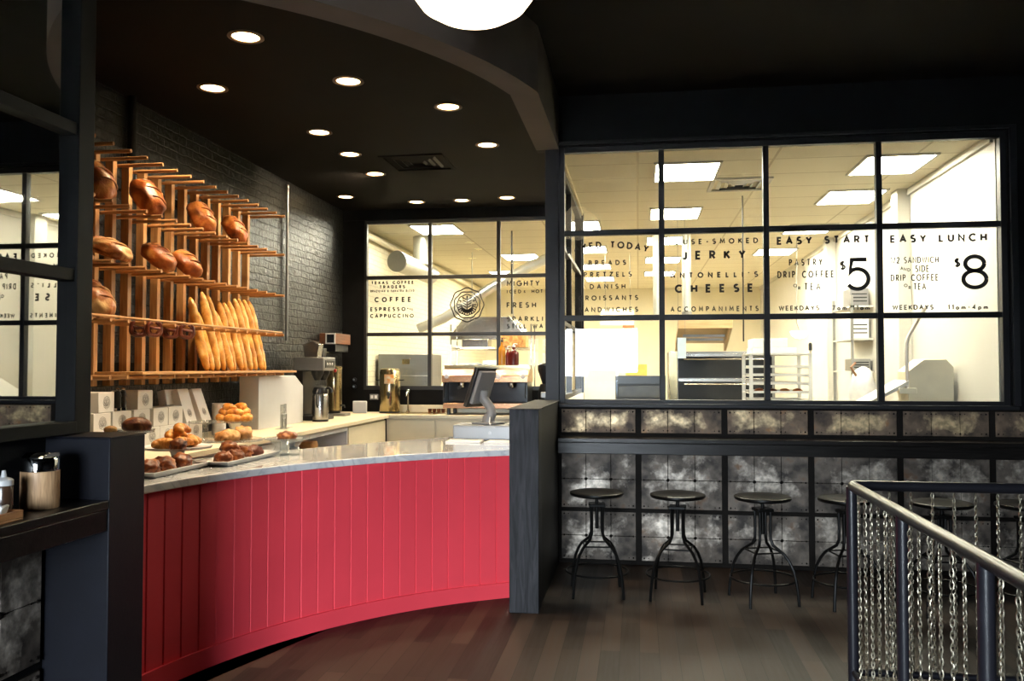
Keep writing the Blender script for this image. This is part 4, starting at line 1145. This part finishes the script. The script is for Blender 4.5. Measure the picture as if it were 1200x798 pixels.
for i, (x, y, a) in enumerate(((-1.33, 6.50, .03), (-1.02, 6.48, -.05))):
    o = MB().obox((0, 0, .006), (.27, .20, .012), (0, 0, 0)).build('paper_stack', M['card'], loc=(x, y, ZT), rz=a, bevel=.001)
    tag(o, ('low stack of white paper menus left, in front of the cash drawer', 'low stack of white paper menus beside the wooden half wall')[i], 'paper', 'paper menus by the till')

# ---------------------------------------------------------------- ledge under the mirror
ZL = 1.1005
t = thing('tabletop_bin', 'small bamboo tabletop bin with a chrome swing lid on the left ledge', 'bin', (-2.19, 2.88, ZL))
MB().lathe([(0, 0), (.064, 0), (.066, .004), (.066, .136), (.062, .138), (0, .138)], n=36).build('body', wood('bamboo', (.36, .20, .10), (.62, .40, .22), .45, 2, 3.0, .1), t)
MB().lathe([(.0645, .138), (.0645, .175), (.060, .186), (.0, .186)], n=36).build('lid_collar', M['chrome'], t)
b = MB(); b.prism([(-.05, .186), (.05, .186), (.045, .200), (-.02, .205)], 'x', -.045, .045); b.build('swing_flap', M['chrome'], t, bevel=.003)
t = thing('squeeze_bottle', 'brown squeeze bottle with a white nozzle on the left ledge', 'bottle', (-2.185, 2.69, ZL))
MB().lathe([(0, 0), (.028, 0), (.030, .006), (.030, .10), (.027, .108), (0, .108)], n=24).build('body', mat('brown_syrup', (.055, .028, .016), .25, var=.1), t)
MB().lathe([(0, .108), (.031, .108), (.031, .126), (.024, .132), (.010, .137), (.006, .160), (.004, .160), (0, .16)], n=22).build('nozzle_cap', mat('milky_cap', (.55, .55, .55), .35), t)
t = thing('sachet_tray', 'open wooden sachet tray at the front of the left ledge', 'tray', (-2.135, 2.56, ZL))
b = MB(); b.box(-.06, .06, -.09, .09, 0, .008).box(-.06, -.052, -.09, .09, .008, .034).box(.052, .06, -.09, .09, .008, .034).box(-.052, .052, -.09, -.082, .008, .034).box(-.052, .052, .082, .09, .008, .034)
b.build('box', wood('tray_wood', (.26, .10, .03), (.44, .20, .07), .5, 1), t, bevel=.002)
blue = mat('blue_sachet', (.16, .20, .42), .5, col2=(.62, .64, .70), scale=16, var=.2)
for i in range(4):
    b = MB(); b.obox((0, 0, 0), (.012, .06, .045)); o = b.build('sugar_sachet', blue if i % 2 == 0 else M['card'], bevel=.004, loc=(-2.165 + .02 * i, 2.575 + .012 * (i % 2), ZL + .035))
    o.rotation_euler = (0, .35, .1 * i)
    tag(o, '%s sugar sachet standing in the wooden tray, %s from the wall' % (('blue-printed', 'white')[i % 2], ords[i]), 'sachet', 'sachets in the wooden tray')
t = thing('salt_shaker', 'small orange-brown shaker at the left, behind the wooden tray', 'shaker', (-2.21, 2.585, ZL))
MB().lathe([(0, 0), (.02, 0), (.022, .05), (.017, .065), (0, .065)], n=18).build('body', M['copper'], t)
MB().lathe([(0, .065), (.0175, .065), (.0175, .078), (.008, .086), (0, .087)], n=18).build('cap', M['plastic'], t)

# switches and an outlet on the black wall beside the bar window
for i, z in enumerate((1.46, 1.375)):
    t = thing('light_switch', ('upper', 'lower')[i] + ' of two round chrome switches left of the bar window', 'switch', (-3.535, YB - .05, z), 0, 'round switches by the bar window')
    MB().cyl((0, -.001, 0), (0, -.008, 0), .028, n=20).build('plate', M['plastic'], t)
    sp = [k for k in COL.objects if k.parent == t][0]
    MB().cyl((0, -.008, 0), (0, -.03, 0), .016, .014, n=16).build('knob', M['chrome'], sp)
t = thing('power_outlet', 'small white double outlet under the left bar pane', 'outlet', (-3.28, YB - .05, 1.245))
pp = MB().box(-.055, .055, -.008, -.001, -.035, .035).build('plate', M['greyplastic'], t, bevel=.003)
for x in (-.025, .025): MB().box(x - .017, x + .017, -.012, -.008, -.02, .02).build('socket', M['card'], pp, bevel=.003)
# ---------------------------------------------------------------- stools
st = thing('bar_stool', '', 'stool', (0, 0, 0))
MB().lathe([(0, .690), (.150, .690), (.186, .698), (.194, .708), (.192, .720), (.178, .724), (.12, .717), (0, .714)], n=40).build('seat', M['iron'], st)
MB().cyl((0, 0, .46), (0, 0, .69), .013, n=12).build('screw_post', M['iron'], st)
b = MB(); b.box(-.058, .058, -.058, .058, .618, .640); b.build('collar', M['iron'], st, bevel=.004)
lp = [(.056, 0, .625), (.054, 0, .50), (.056, 0, .43), (.072, 0, .39), (.108, 0, .365), (.150, 0, .335), (.185, 0, .29), (.212, 0, .235), (.230, 0, .16), (.242, 0, .08), (.248, 0, .0)]
leg = MB(); 
sm = []
for i in range(len(lp) - 1):
    for q in range(3): sm.append(tuple(lp[i][k] + (lp[i + 1][k] - lp[i][k]) * q / 3 for k in range(3)))
sm.append(lp[-1])
leg.tube(sm, .0105, 8); lg = leg.build('leg', M['iron'], st)
for k in range(4):
    o = lg if k == 0 else lg.copy()
    if k: link(o, st)
    o.rotation_euler = (0, 0, PI / 4 + k * PI / 2)
pts = [(.222 * math.cos(2 * PI * i / 36), .222 * math.sin(2 * PI * i / 36), .16) for i in range(36)]
MB().tube(pts, .007, 8, closed=True).build('foot_ring', M['iron'], st)
b = MB()
for k in range(4):
    a0, a1 = PI / 4 + k * PI / 2, PI / 4 + (k + 1) * PI / 2
    b.tube([(.135 * math.cos(a0), .135 * math.sin(a0), .345), (.135 * math.cos(a1), .135 * math.sin(a1), .345)], .006, 6)
b.build('brace', M['iron'], st)
lbs = ['round black iron stool nearest the wooden half wall', 'round black iron stool, second from the wooden half wall', 'round black iron stool, third from the half wall, left of the railing', 'round black iron stool partly behind the railing corner post', 'round black iron stool seen through the railing chains, fifth from the half wall', 'round black iron stool at the right edge, behind the railing']
for i, (x, y, a) in enumerate(((-.30, 6.20, .10), (.27, 6.18, -.12), (.85, 6.16, .30), (1.41, 6.16, .22), (1.99, 6.06, .1), (2.52, 6.06, .4))):
    o = st if i == 0 else copy_tree(st)
    o.location = (x, y, 0); o.rotation_euler = (0, 0, a)
    tag(o, lbs[i], 'stool', 'round iron stools along the ledge')

# ---------------------------------------------------------------- railing with hanging chains
RX, RY, RZ = 1.02, 4.36, 1.07
rl = thing('chain_railing', 'black pipe railing with two arms meeting at a corner post', 'railing', (RX, RY, 0))
b = MB(); b.tube([(0, -2.9, RZ - .025), (0, -.03, RZ - .025), (.008, -.008, RZ - .025), (.03, 0, RZ - .025), (2.6, 0, RZ - .025)], .025, 14); b.build('top_rail', M['rail'], rl)
b = MB(); b.tube([(0, -2.9, .15), (0, 0, .15), (2.6, 0, .15)], .018, 10); b.build('bottom_rail', M['rail'], rl)
post = MB().cyl((0, 0, 0), (0, 0, RZ - .03), .025, n=18).build('post', M['rail'], rl)
for i, (x, y) in enumerate(((0, 0), (0, -.81), (0, -1.62), (0, -2.43), (1.30, 0), (2.6, 0))):
    o = post if i == 0 else post.copy()
    if i: link(o, rl)
    o.location = (x, y, 0)
cb = MB()
pitch, wr = .0205, .0027
k = 0
z = RZ - .055
while z > .17:
    pts = []
    for q in range(10):
        a = 2 * PI * q / 10
        u = .0060 * math.cos(a); v = .0148 * math.sin(a)
        ca = (k % 2) * PI / 2 + .35 + .03 * k
        pts.append((u * math.cos(ca), u * math.sin(ca), z - .0125 + v))
    cb.tube(pts, wr, 5, closed=True)
    z -= pitch; k += 1
ch = cb.build('chain', M['zinc'], angle=60)
spots = []
for i in range(6): spots.append((RX, RY - .14 - .108 * i, 'near', i))
for i in range(7): spots.append((RX, RY - .895 - .111 * i, 'near', i + 6))
for i in range(7): spots.append((RX, RY - 1.73 - .111 * i, 'near', i + 13))
for i in range(11): spots.append((RX + .175 + .0975 * i, RY, 'rear', i))
for j, (x, y, side, i) in enumerate(spots):
    o = ch if j == 0 else ch.copy()
    if j: link(o)
    o.location = (x, y, 0); o.rotation_euler = (0, 0, .7 * j)
    num = ords[i] if i < 20 else 'twenty-first'
    tag(o, 'pale steel chain, %s from the corner post on the %s' % (num, 'arm running toward the camera' if side == 'near' else 'rear arm running right'), 'chain', 'chains hanging from the railing')

# ---------------------------------------------------------------- lamps
def downlight(label, x, y, aim=None):
    t = thing('downlight', label, 'ceiling light', (x, y, CB - .001), 0, 'round downlights in the bar ceiling')
    MB().lathe([(.082, 0), (.105, -.002), (.108, -.008), (.100, -.012), (.082, -.010), (.080, -.002)], n=28).build('trim_ring', M['trimring'], t)
    MB().lathe([(0, -.004), (.081, -.004), (.079, -.001), (0, -.001)], n=28).build('lamp', M['bulb'], t)
    ld = bpy.data.lights.new('downlight_beam', 'SPOT')
    ld.energy = CAN_WATTS; ld.color = (1.0, .78, .50); ld.spot_size = R(105); ld.spot_blend = .7; ld.shadow_soft_size = .07
    lo = bpy.data.objects.new('downlight_beam', ld)
    lo.location = (0, 0, -.03)
    if aim: lo.rotation_euler = Vector((aim[0] - x, aim[1] - y, aim[2] - CB)).to_track_quat('-Z', 'Y').to_euler()
    link(lo, t)
for lb, x, y, aim in (
    ('round downlight nearest the camera, over the left half of the marble', -2.315, 4.76, None),
    ('round downlight above the front of the bread rack', -2.973, 5.61, (-3.35, 5.5, 1.2)),
    ('round downlight in the middle of the bar ceiling, over the pastry stands', -1.974, 5.61, None),
    ('round downlight over the counter, beside the curved bulkhead', -1.42, 6.28, None),
    ('round downlight between the air vent and the corner post', -1.32, 7.42, None),
    ('tilted downlight, first of three in a line toward the back wall', -2.647, 6.81, (-3.5, 6.5, 1.6)),
    ('tilted downlight, second of three in a line toward the back wall', -2.641, 7.56, (-3.6, 7.4, 1.6)),
    ('downlight, third of three in a line toward the back wall', -2.65, 8.37, (-3.7, 8.75, 3.25)),
    ('round downlight beside the brick wall, lighting the brick', -3.352, 9.46, None),
    ('round downlight in the back row, above the steel urn', -2.618, 9.88, None),
    ('round downlight in the back row, second from the left', -2.061, 9.86, None),
    ('round downlight in the back row, nearest the corner post', -1.508, 9.78, None)):
    downlight(lb, x, y, aim)
t = thing('air_vent', 'square dark slatted air vent in the bar ceiling', 'vent', (-2.10, 7.98, CB - .001))
b = MB(); b.box(-.31, .31, -.31, -.27, -.014, 0).box(-.31, .31, .27, .31, -.014, 0).box(-.31, -.27, -.27, .27, -.014, 0).box(.27, .31, -.27, .27, -.014, 0); b.build('frame', M['ceil'], t, bevel=.003)
b = MB()
for k in range(3):
    d = .07 + .065 * k
    for s in (-1, 1):
        b.obox((0, s * d, -.006), (2 * d, .03, .003), (s * .6, 0, 0)); b.obox((s * d, 0, -.006), (.03, 2 * d, .003), (0, -s * .6, 0))
b.build('louvre', M['black'], t)
t = thing('pendant_lamp', 'large glowing milk-glass ceiling lamp cut by the top edge', 'ceiling light', (-.74, 3.79, CC))
MB().cyl((0, 0, -.30), (0, 0, -.002), .02, n=12).build('stem', M['brass'], t)
MB().lathe([(0, -.03), (.07, -.03), (.07, -.002), (0, -.002)], n=24).build('canopy', M['brass'], t)
MB().lathe([(.0, -.70), (.08, -.694), (.17, -.672), (.24, -.63), (.28, -.575), (.285, -.53), (.26, -.46), (.20, -.39), (.12, -.345), (.09, -.30), (0, -.30)], n=40).build('globe', M['globe'], t)
# ---------------------------------------------------------------- kitchen beyond the glass
TR = [(.46, 8.30, 'first of the middle row, nearest the window'), (.45, 10.55, 'second of the middle row'), (.43, 12.8, 'third of the middle row'), (.43, 15.1, 'fourth of the middle row'), (.43, 17.3, 'last of the middle row'),
      (-.79, 11.3, 'first of the left row'), (-.79, 13.6, 'second of the left row'), (-.80, 15.95, 'third of the left row'), (-.80, 18.2, 'last of the left row'),
      (2.32, 8.28, 'first of the right row, nearest the window'), (2.32, 9.8, 'second of the right row'), (2.30, 12.0, 'third of the right row'), (2.20, 14.3, 'fourth of the right row'),
      (-2.70, 11.3, 'behind the bar window, nearest'), (-1.97, 14.35, 'behind the bar window, farther'), (-2.6, 16.8, 'behind the bar window, farthest')]
for x, y, lb in TR:
    t = thing('ceiling_panel_light', 'white fluorescent panel in the kitchen ceiling, ' + lb, 'ceiling light', (x, y, CK), 0, 'fluorescent panels in the kitchen ceiling')
    MB().box(-.285, .285, -.36, .36, -.014, -.004).build('diffuser', M['troffer'], t)
    b = MB(); b.box(-.31, .31, -.39, -.36, -.018, 0).box(-.31, .31, .36, .39, -.018, 0).box(-.31, -.285, -.36, .36, -.018, 0).box(.285, .31, -.36, .36, -.018, 0); b.build('frame', M['whitewall'], t)
t = thing('air_vent', 'white louvred air vent in the kitchen ceiling behind the JERKY pane', 'vent', (1.03, 8.95, CK - .001))
b = MB(); b.box(-.30, .30, -.30, -.26, -.02, 0).box(-.30, .30, .26, .30, -.02, 0).box(-.30, -.26, -.26, .26, -.02, 0).box(.26, .30, -.26, .26, -.02, 0); b.build('frame', M['whitewall'], t, bevel=.003)
b = MB()
for k in range(3):
    d = .06 + .07 * k
    for s in (-1, 1):
        b.obox((0, s * d, -.012), (2 * d, .04, .003), (s * .6, 0, 0)); b.obox((s * d, 0, -.012), (.04, 2 * d, .003), (0, -s * .6, 0))
b.build('louvre', M['steeldull'], t)

duct = mat('galvanised_duct', (.62, .62, .56), .32, .7, var=.12, scale=6)
t = thing('fan_duct', 'round galvanised duct with a fan end behind the upper left bar pane', 'duct', (-3.10, 12.0, 3.0))
MB().cyl((0, 0, .10), (0, 0, .50), .125, n=28).build('riser', duct, t)
MB().cyl((-.14, -.75, .06), (.02, .45, .0), .135, n=28).build('barrel', duct, t)
MB().lathe([(.0, -.012), (.125, -.012), (.14, -.02), (.148, 0), (.14, .02), (.0, .01)], n=28).build('fan_grille', M['steeldull'], t)
fg = COL.objects[[o.name for o in COL.objects if o.name.startswith('fan_grille')][0]]; fg.location = (-.143, -.765, .061); fg.rotation_euler = (PI / 2, 0, -.13)
MB().tube([(-.05, -.1, .5), (-.05, -.1, .15)], .006, 6).build('hanger', M['steeldull'], t)
o = MB().tube([(-3.30, 12.6, 2.20), (-2.9, 12.6, 2.36), (-2.2, 12.6, 2.80), (-1.6, 12.6, 3.12), (-.9, 12.6, 3.42)], .075, 18).build('duct_pipe', duct)
tag(o, 'round pale duct climbing diagonally behind the emblem pane', 'duct')
o = MB().cyl((XB + .08, 10.6, CK - .10), (XB + .08, 20.4, CK - .10), .045, n=14).build('wall_pipe', M['cream'])
tag(o, 'cream pipe along the top of the kitchen left wall', 'pipe')
for i, (x, y, z0, r) in enumerate(((.26, 11.9, 2.28, .055), (.66, 11.9, 2.32, .06))):
    t = thing('exhaust_pipe', ('short vertical duct with a round end above the oven, left one', 'pale vertical duct above the oven, right one')[i], 'duct', (x, y, z0), 0, 'ducts above the oven')
    MB().cyl((0, 0, .05), (0, 0, CK - z0 - .002), r, n=20).build('pipe', duct, t)
    MB().lathe([(r * .6, 0), (r * 1.1, 0), (r * 1.15, .05), (r, .06), (0, .06)], n=20).build('end_cap', M['steeldull'], t)
o = MB().cyl((1.14, 9.6, 1.9), (1.14, 9.6, CK), .008, n=8).build('electric_cable', M['plastic'])
tag(o, 'thin black cord dropping from the kitchen ceiling behind the JERKY pane', 'cord')
o = MB().cyl((-1.72, 11.6, 2.35), (-1.72, 11.6, CK), .012, n=8).build('ceiling_rod', M['plastic'])
tag(o, 'black rod hanging from the ceiling behind the MIGHTY pane', 'cord')

# deck oven
ov = thing('deck_oven', 'large black-doored deck oven behind the lower JERKY pane', 'oven', (1.06, 11.7, 0))
MB().box(-.66, .66, -.46, .5, .0, 1.82).build('carcass', M['steeldull'], ov, bevel=.006)
MB().box(-.67, -.56, -.50, -.46, .3, 1.82).build('side_column', M['brass'], ov, bevel=.004)
for k in range(4):
    z = .52 + .32 * k
    d = MB().box(-.55, .62, -.50, -.462, z, z + .27).build('oven_door', M['screen'], ov, bevel=.006)
    MB().tube([(-.48, -.50, z + .24), (-.48, -.54, z + .24), (.55, -.54, z + .24), (.55, -.50, z + .24)], .010, 8).build('handle', M['steel'], d)
    MB().box(-.55, .62, -.505, -.464, z + .274, z + .312).build('door_trim', M['steel'], ov, bevel=.002)
hd = thing('oven_hood', 'tan sloping hood jutting out above the deck oven', 'hood', (.80, 11.2, 1.825))
tanm = mat('tan_hood_enamel', (.55, .40, .22), .4, .2, var=.1)
b = MB(); b.prism([(0, 0), (-.78, .26), (-.78, .35), (0, .12)], 'x', -.33, -.30); b.prism([(0, 0), (-.78, .26), (-.78, .35), (0, .12)], 'x', .28, .31); b.build('side_panel', tanm, hd)
MB().box(-.33, .31, -.80, -.78, .255, .355).build('front_rim', wood('hood_rim', (.55, .36, .17), (.68, .48, .26), .4, 0), hd, bevel=.003)
b = MB(); b.prism([(0, .10), (-.78, .33), (-.78, .35), (0, .12)], 'x', -.30, .28); b.build('top_sheet', tanm, hd)
MB().box(-.26, .24, -.60, -.58, .16, .19).box(-.26, .24, -.40, -.38, .12, .15).build('inner_bar', M['steeldull'], hd)
t = thing('paper_notice', 'pale blue paper sheet hanging before the oven hood', 'notice', (.50, 10.1, 1.72))
MB().box(-.05, .05, 0, .003, 0, .24).build('sheet', mat('pale_blue_paper', (.62, .74, .86), .7, var=.05), t)
MB().cyl((-.04, .002, .24), (-.04, .002, CK - 1.722), .002, n=6).cyl((.04, .002, .24), (.04, .002, CK - 1.722), .002, n=6).build('string', M['steeldull'], t)

# speed rack with trays
sr = thing('tray_rack', 'white bakery tray rack full of trays behind the EASY START pane', 'rack', (1.40, 9.1, 0))
wm = mat('white_rack_enamel', (.78, .76, .70), .4, var=.05)
for sx in (-1, 1):
    for sy in (-1, 1):
        b = MB(); x, y = sx * .285, sy * .30
        b.box(x - .018, x + .018, y - .003, y + .003, .1, 1.74); b.build('upright', wm, sr)
        MB().ball((x, y, .055), (.03, .03, .05), sub=2).build('caster', M['plastic'], sr)
    b = MB()
    for k in range(18): b.box(sx * .285 - .012, sx * .285 + .012, -.297, .297, .16 + .085 * k, .168 + .085 * k)
    b.build('runner', wm, sr)
MB().box(-.305, .305, -.31, .31, 1.74, 1.755).box(-.305, .305, -.31, .31, .10, .115).build('end_frame', wm, sr)
for k in range(9, 18):
    z = .169 + .085 * k
    o = MB().box(-.265, .265, -.29, .29, 0, .003).box(-.265, .265, -.29, -.285, .003, .022).box(-.265, .265, .285, .29, .003, .022).box(-.265, -.26, -.285, .285, .003, .022).box(.26, .265, -.285, .285, .003, .022).build('baking_tray', wm, loc=(1.40, 9.1, z))
    tag(o, 'steel baking tray in the tray rack, %s from the top' % ords[17 - k], 'tray', 'trays in the white tray rack')
    if k in (9, 10, 11, 12, 14):
        for q in range(4):
            p = pastry('bread_roll', 'brown roll on the rack tray %s from the top, %s from the left' % (ords[17 - k], ords[q]), 'bread roll', (1.40 - .19 + .125 * q, 8.93, z + .004), (.05, .06, .028), M['scone'] if k % 2 else M['bag'], k * 5 + q, 'rolls in the tray rack', amp=.1)
for i, (x, y, z, w, h) in enumerate(((1.36, 9.12, 1.756, .44, .06), (1.32, 9.12, 1.817, .34, .09))):
    o = MB().box(-w / 2, w / 2, -.2, .2, 0, h).build('flat_box', M['card'], loc=(x, y, z), bevel=.004)
    tag(o, ('wide flat white box on top of the tray rack', 'smaller white box on the flat box above the tray rack')[i], 'box')
o = thing('push_broom', 'upright broom handle with black tip right of the tray rack', 'broom', (1.86, 9.7, 0))
MB().cyl((0, 0, .06), (0, 0, 1.80), .012, n=10).build('handle', M['cream'], o)
MB().lathe([(0, 1.80), (.02, 1.80), (.02, 1.87), (.012, 1.885), (0, 1.885)], n=12).build('tip', M['plastic'], o)
MB().box(-.15, .15, -.03, .03, 0, .06).build('head', M['plastic'], o, bevel=.004)

# dough sheeter with its raised arm
sh = thing('dough_sheeter', 'beige dough sheeter with sloping table and raised guard arm', 'dough machine', (2.62, 8.35, 0))
bei = mat('beige_enamel', (.74, .67, .50), .45, var=.06)
b = MB(); b.prism([(-.20, .25), (.19, .25), (.19, 1.62), (.13, 1.69), (-.06, 1.69), (-.20, 1.58)], 'y', -.16, .16); b.build('body', bei, sh, bevel=.006)
b = MB(); b.prism([(-.21, 1.50), (-.60, 1.28), (-.60, 1.25), (-.21, 1.46)], 'y', -.22, .22); b.build('infeed_table', M['whitewall'], sh, bevel=.004)
MB().box(-.50, .20, -.20, .20, .0, .25).build('base', bei, sh, bevel=.006)
MB().cyl((-.45, 0, .25), (-.45, 0, 1.27), .04, n=14).build('leg', bei, sh)
MB().tube([(-.22, -.2, 1.42), (-.22, -.2, 1.83), (-.20, -.2, 1.90), (-.09, -.2, 2.10), (-.05, -.2, 2.16)], .016, 10).build('guard_arm', mat('pale_tube', (.60, .54, .48), .35, .3), sh)
MB().box(-.30, -.15, -.24, -.165, 1.38, 1.43).build('arm_bracket', M['cream'], sh, bevel=.003)

# wall shelf with kitchen gear, by the pilaster
ws = thing('wall_shelf_unit', 'white wall shelves with dark boxes by the kitchen pilaster', 'shelf', (2.70, 11.4, 0))
for z in (1.55, 1.95, 2.35): MB().box(-.13, .135, -.5, .5, z, z + .02).build('shelf_board', M['whitewall'], ws)
MB().box(-.13, -.10, -.5, -.47, 1.02, 2.5).box(-.13, -.10, .47, .5, 1.02, 2.5).build('upright', M['steeldull'], ws)
for i, (y, z, h, m, lb) in enumerate(((-.2, 2.371, .22, M['greyplastic'], 'dark grey box on the top wall shelf'), (-.2, 1.971, .25, M['card'], 'white vented box on the middle wall shelf'), (-.25, 1.571, .15, M['steeldull'], 'steel box on the lowest wall shelf'))):
    t = thing('storage_box', lb + ' by the kitchen pilaster', 'box', (2.70, 11.4 + y, z))
    MB().box(-.11, .11, -.18, .18, 0, h).build('body', m, t, bevel=.006)
    b = MB()
    for k in range(3): b.box(-.09, .09, -.183, -.18, h * .25 + k * h * .2, h * .25 + k * h * .2 + .014)
    b.build('vent_slot', M['plastic'], t)
t = thing('hanging_lamp', 'white bowl lamp hanging deep in the kitchen', 'ceiling light', (2.34, 13.0, 2.03))
MB().lathe([(0, 0), (.06, .01), (.11, .05), (.135, .11), (.13, .115), (0, .12)], n=26).build('bowl', M['globe'], t)
MB().tube([(0, 0, .12), (-.04, 0, .25), (-.02, 0, CK - 2.031)], .005, 6).build('rod', M['steeldull'], t)
t = thing('flour_sack', 'grey sack leaning on the kitchen wall below the shelves', 'sack', (2.62, 10.6, 1.068))
MB().ball((0, 0, .26), (.15, .22, .30), sub=3, amp=.15, freq=6, seed=3).build('bag', mat('grey_sack_cloth', (.42, .42, .45), .8, col2=(.62, .60, .56), scale=6), t, angle=80)
MB().tube([(-.10, -.12, .45), (-.16, -.14, .55), (-.10, -.1, .60)], .014, 8).build('strap', mat('brown_strap', (.20, .09, .04), .6), t)
t = thing('work_table', 'white kitchen work table under the shelves, right of the broom', 'table', (2.45, 10.7, 0))
MB().box(-.35, .37, -.7, .8, .98, 1.018).build('top', M['whitewall'], t, bevel=.004)
for sx in (-.31, .33):
    for sy in (-.65, .75): MB().box(sx - .02, sx + .02, sy - .02, sy + .02, 0, .98).build('leg', M['steeldull'], t)

# left half of the kitchen, behind the bar window
t = thing('steel_cabinet', 'grey steel cabinet with a small logo plate behind the lower left bar pane', 'cabinet', (-3.27, 12.0, 0))
MB().box(-.38, .40, -.3, .3, 0, 1.80).build('body', M['steeldull'], t, bevel=.008)
MB().box(-.36, .38, -.318, -.302, .1, 1.50).build('door', M['steeldull'], t, bevel=.006)
MB().box(-.03, .08, -.306, -.301, 1.66, 1.73).build('logo_plate', M['brass'], t, bevel=.002)
MB().box(.28, .31, -.345, -.318, .9, 1.2).build('handle', M['chrome'], t, bevel=.004)
t = thing('steam_hood', 'pale steel canopy hood behind the emblem pane', 'hood', (-2.35, 13.7, 2.07))
b = MB(); b.prism([(-.55, 0), (.55, 0), (.55, .10), (.36, .34), (-.36, .34), (-.55, .10)], 'y', -.5, .5); b.build('canopy', M['steel'], t, bevel=.006)
MB().box(-.57, .57, -.52, -.5, -.02, .10).build('lip', M['steel'], t)
MB().cyl((-.34, 0, .33), (-.34, 0, CK - 2.072), .006, n=6).cyl((.34, 0, .33), (.34, 0, CK - 2.072), .006, n=6).build('hanger', M['steeldull'], t)
t = thing('wire_shelf', 'wire shelving behind the emblem pane in the kitchen', 'shelf', (-2.15, 12.6, 0))
for x in (-.6, .6):
    for y in (-.22, .22): MB().cyl((x, y, 0), (x, y, 2.25), .013, n=10).build('post', M['chrome'], t)
for z in (1.0, 1.45, 1.90):
    b = MB()
    for k in range(9): b.cyl((-.6, -.22 + .055 * k, z), (.6, -.22 + .055 * k, z), .004, n=6)
    for k in range(13): b.cyl((-.6 + .1 * k, -.22, z - .012), (-.6 + .1 * k, .22, z - .012), .004, n=6)
    b.tube([(-.6, -.22, z - .03), (.6, -.22, z - .03)], .006, 6); b.build('wire_tier', M['chrome'], t)
for i, (x, z, w, h, m) in enumerate(((-.35, 1.456, .3, .22, 'card'), (.02, 1.456, .3, .26, 'card'), (.36, 1.456, .28, .2, 'card'), (.3, 1.906, .42, .22, 'scone'), (-.25, 1.906, .4, .13, 'steel'))):
    o = MB().box(-w / 2, w / 2, -.16, .16, 0, h).build('storage_bin' , M[m], loc=(-2.15 + x, 12.6, z), bevel=.01)
    tag(o, 'storage bin on the %s wire tier, %s' % (('upper', 'lower')[z < 1.6], ('left', 'middle', 'right', 'brown one at the right', 'steel one at the left')[i]), 'bin', 'bins on the wire shelving')
# far room: counter with yellow bin and dark board seen through the leftmost pane
t = thing('rear_counter', 'steel kitchen counter far back behind the leftmost menu pane', 'table', (.0, 13.4, 0))
MB().box(-.9, .62, -.35, .35, .90, .94).build('top', M['steel'], t, bevel=.004)
for sx in (-.85, .57):
    for sy in (-.3, .3): MB().box(sx - .02, sx + .02, sy - .02, sy + .02, 0, .90).build('leg', M['steeldull'], t)
t = thing('yellow_crate', 'yellow box in a pale frame behind the leftmost menu pane', 'box', (-.03, 13.2, .941))
MB().box(-.16, .16, -.12, .12, .48, .72).build('body', mat('yellow_box', (.70, .48, .10), .5, var=.15), t, bevel=.006)
MB().box(-.22, .24, -.13, .13, .0, .475).build('stand', M['card'], t, bevel=.004)
t = thing('dark_board', 'dark panelled cabinet low behind the leftmost menu pane', 'cabinet', (.02, 9.2, 0))
MB().box(-.26, .26, -.2, .2, 0, 1.52).build('carcass', mat('dark_brown_cabinet', (.018, .015, .011), .4, var=.3), t, bevel=.008)
MB().box(-.26, .26, -.21, -.2, 1.44, 1.53).build('top_band', M['plastic'], t, bevel=.004)
MB().box(-.23, .23, -.212, -.2, 1.30, 1.42).box(-.23, .23, -.212, -.2, .3, 1.27).build('front_panel', mat('olive_panel', (.05, .043, .026), .35, var=.4), t, bevel=.004)
t = thing('paper_poster', 'pale paper sign with a red foot behind the SANDWICHES lettering', 'sign', (-.33, 14.0, 2.30))
MB().box(-.28, .26, -.006, 0, 0, .26).build('sheet', mat('warm_paper', (.82, .70, .48), .7, var=.06), t)
MB().box(.08, .27, -.008, -.001, -.045, -.002).build('red_strip', mat('red_print', (.75, .13, .05), .6), t)
MB().cyl((-.2, -.003, .26), (-.2, -.003, CK - 2.302), .003, n=6).cyl((.2, -.003, .26), (.2, -.003, CK - 2.302), .003, n=6).build('string', M['steeldull'], t)

# parked car outside the shop front, seen as a reflection in the leftmost pane
car = thing('parked_car', 'pale blue car parked on the street, reflected in the leftmost pane', 'car', (-1.9, -31, -.05))
cp_ = mat('pale_blue_car_paint', (.30, .40, .52), .25, var=.05, coat=.5)
b = MB(); b.prism([(-2.1, .35), (2.1, .35), (2.15, .62), (2.0, .80), (1.1, .92), (-1.3, .95), (-2.1, .85), (-2.15, .6)], 'x', -.88, .88); b.build('body', cp_, car, bevel=.05)
b = MB(); b.prism([(-1.35, .94), (1.1, .91), (.45, 1.42), (-.75, 1.45)], 'x', -.74, .74); b.build('cabin', M['screen'], car, bevel=.06)
b = MB(); b.prism([(-.7, 1.44), (.4, 1.42), (.38, 1.47), (-.68, 1.49)], 'x', -.72, .72); b.build('roof', cp_, car, bevel=.02)
for sx in (-.84, .84):
    for y in (-1.35, 1.35): MB().cyl((sx - .1, y, .32), (sx + .1, y, .32), .32, n=24).build('wheel', M['plastic'], car)
for sx in (-.6, .6): MB().ball((sx, 2.08, .66), (.14, .06, .07), sub=2).build('headlight', M['china'], car)
MB().box(-.3, .3, 2.10, 2.16, .46, .58).build('number_plate', M['card'], car)
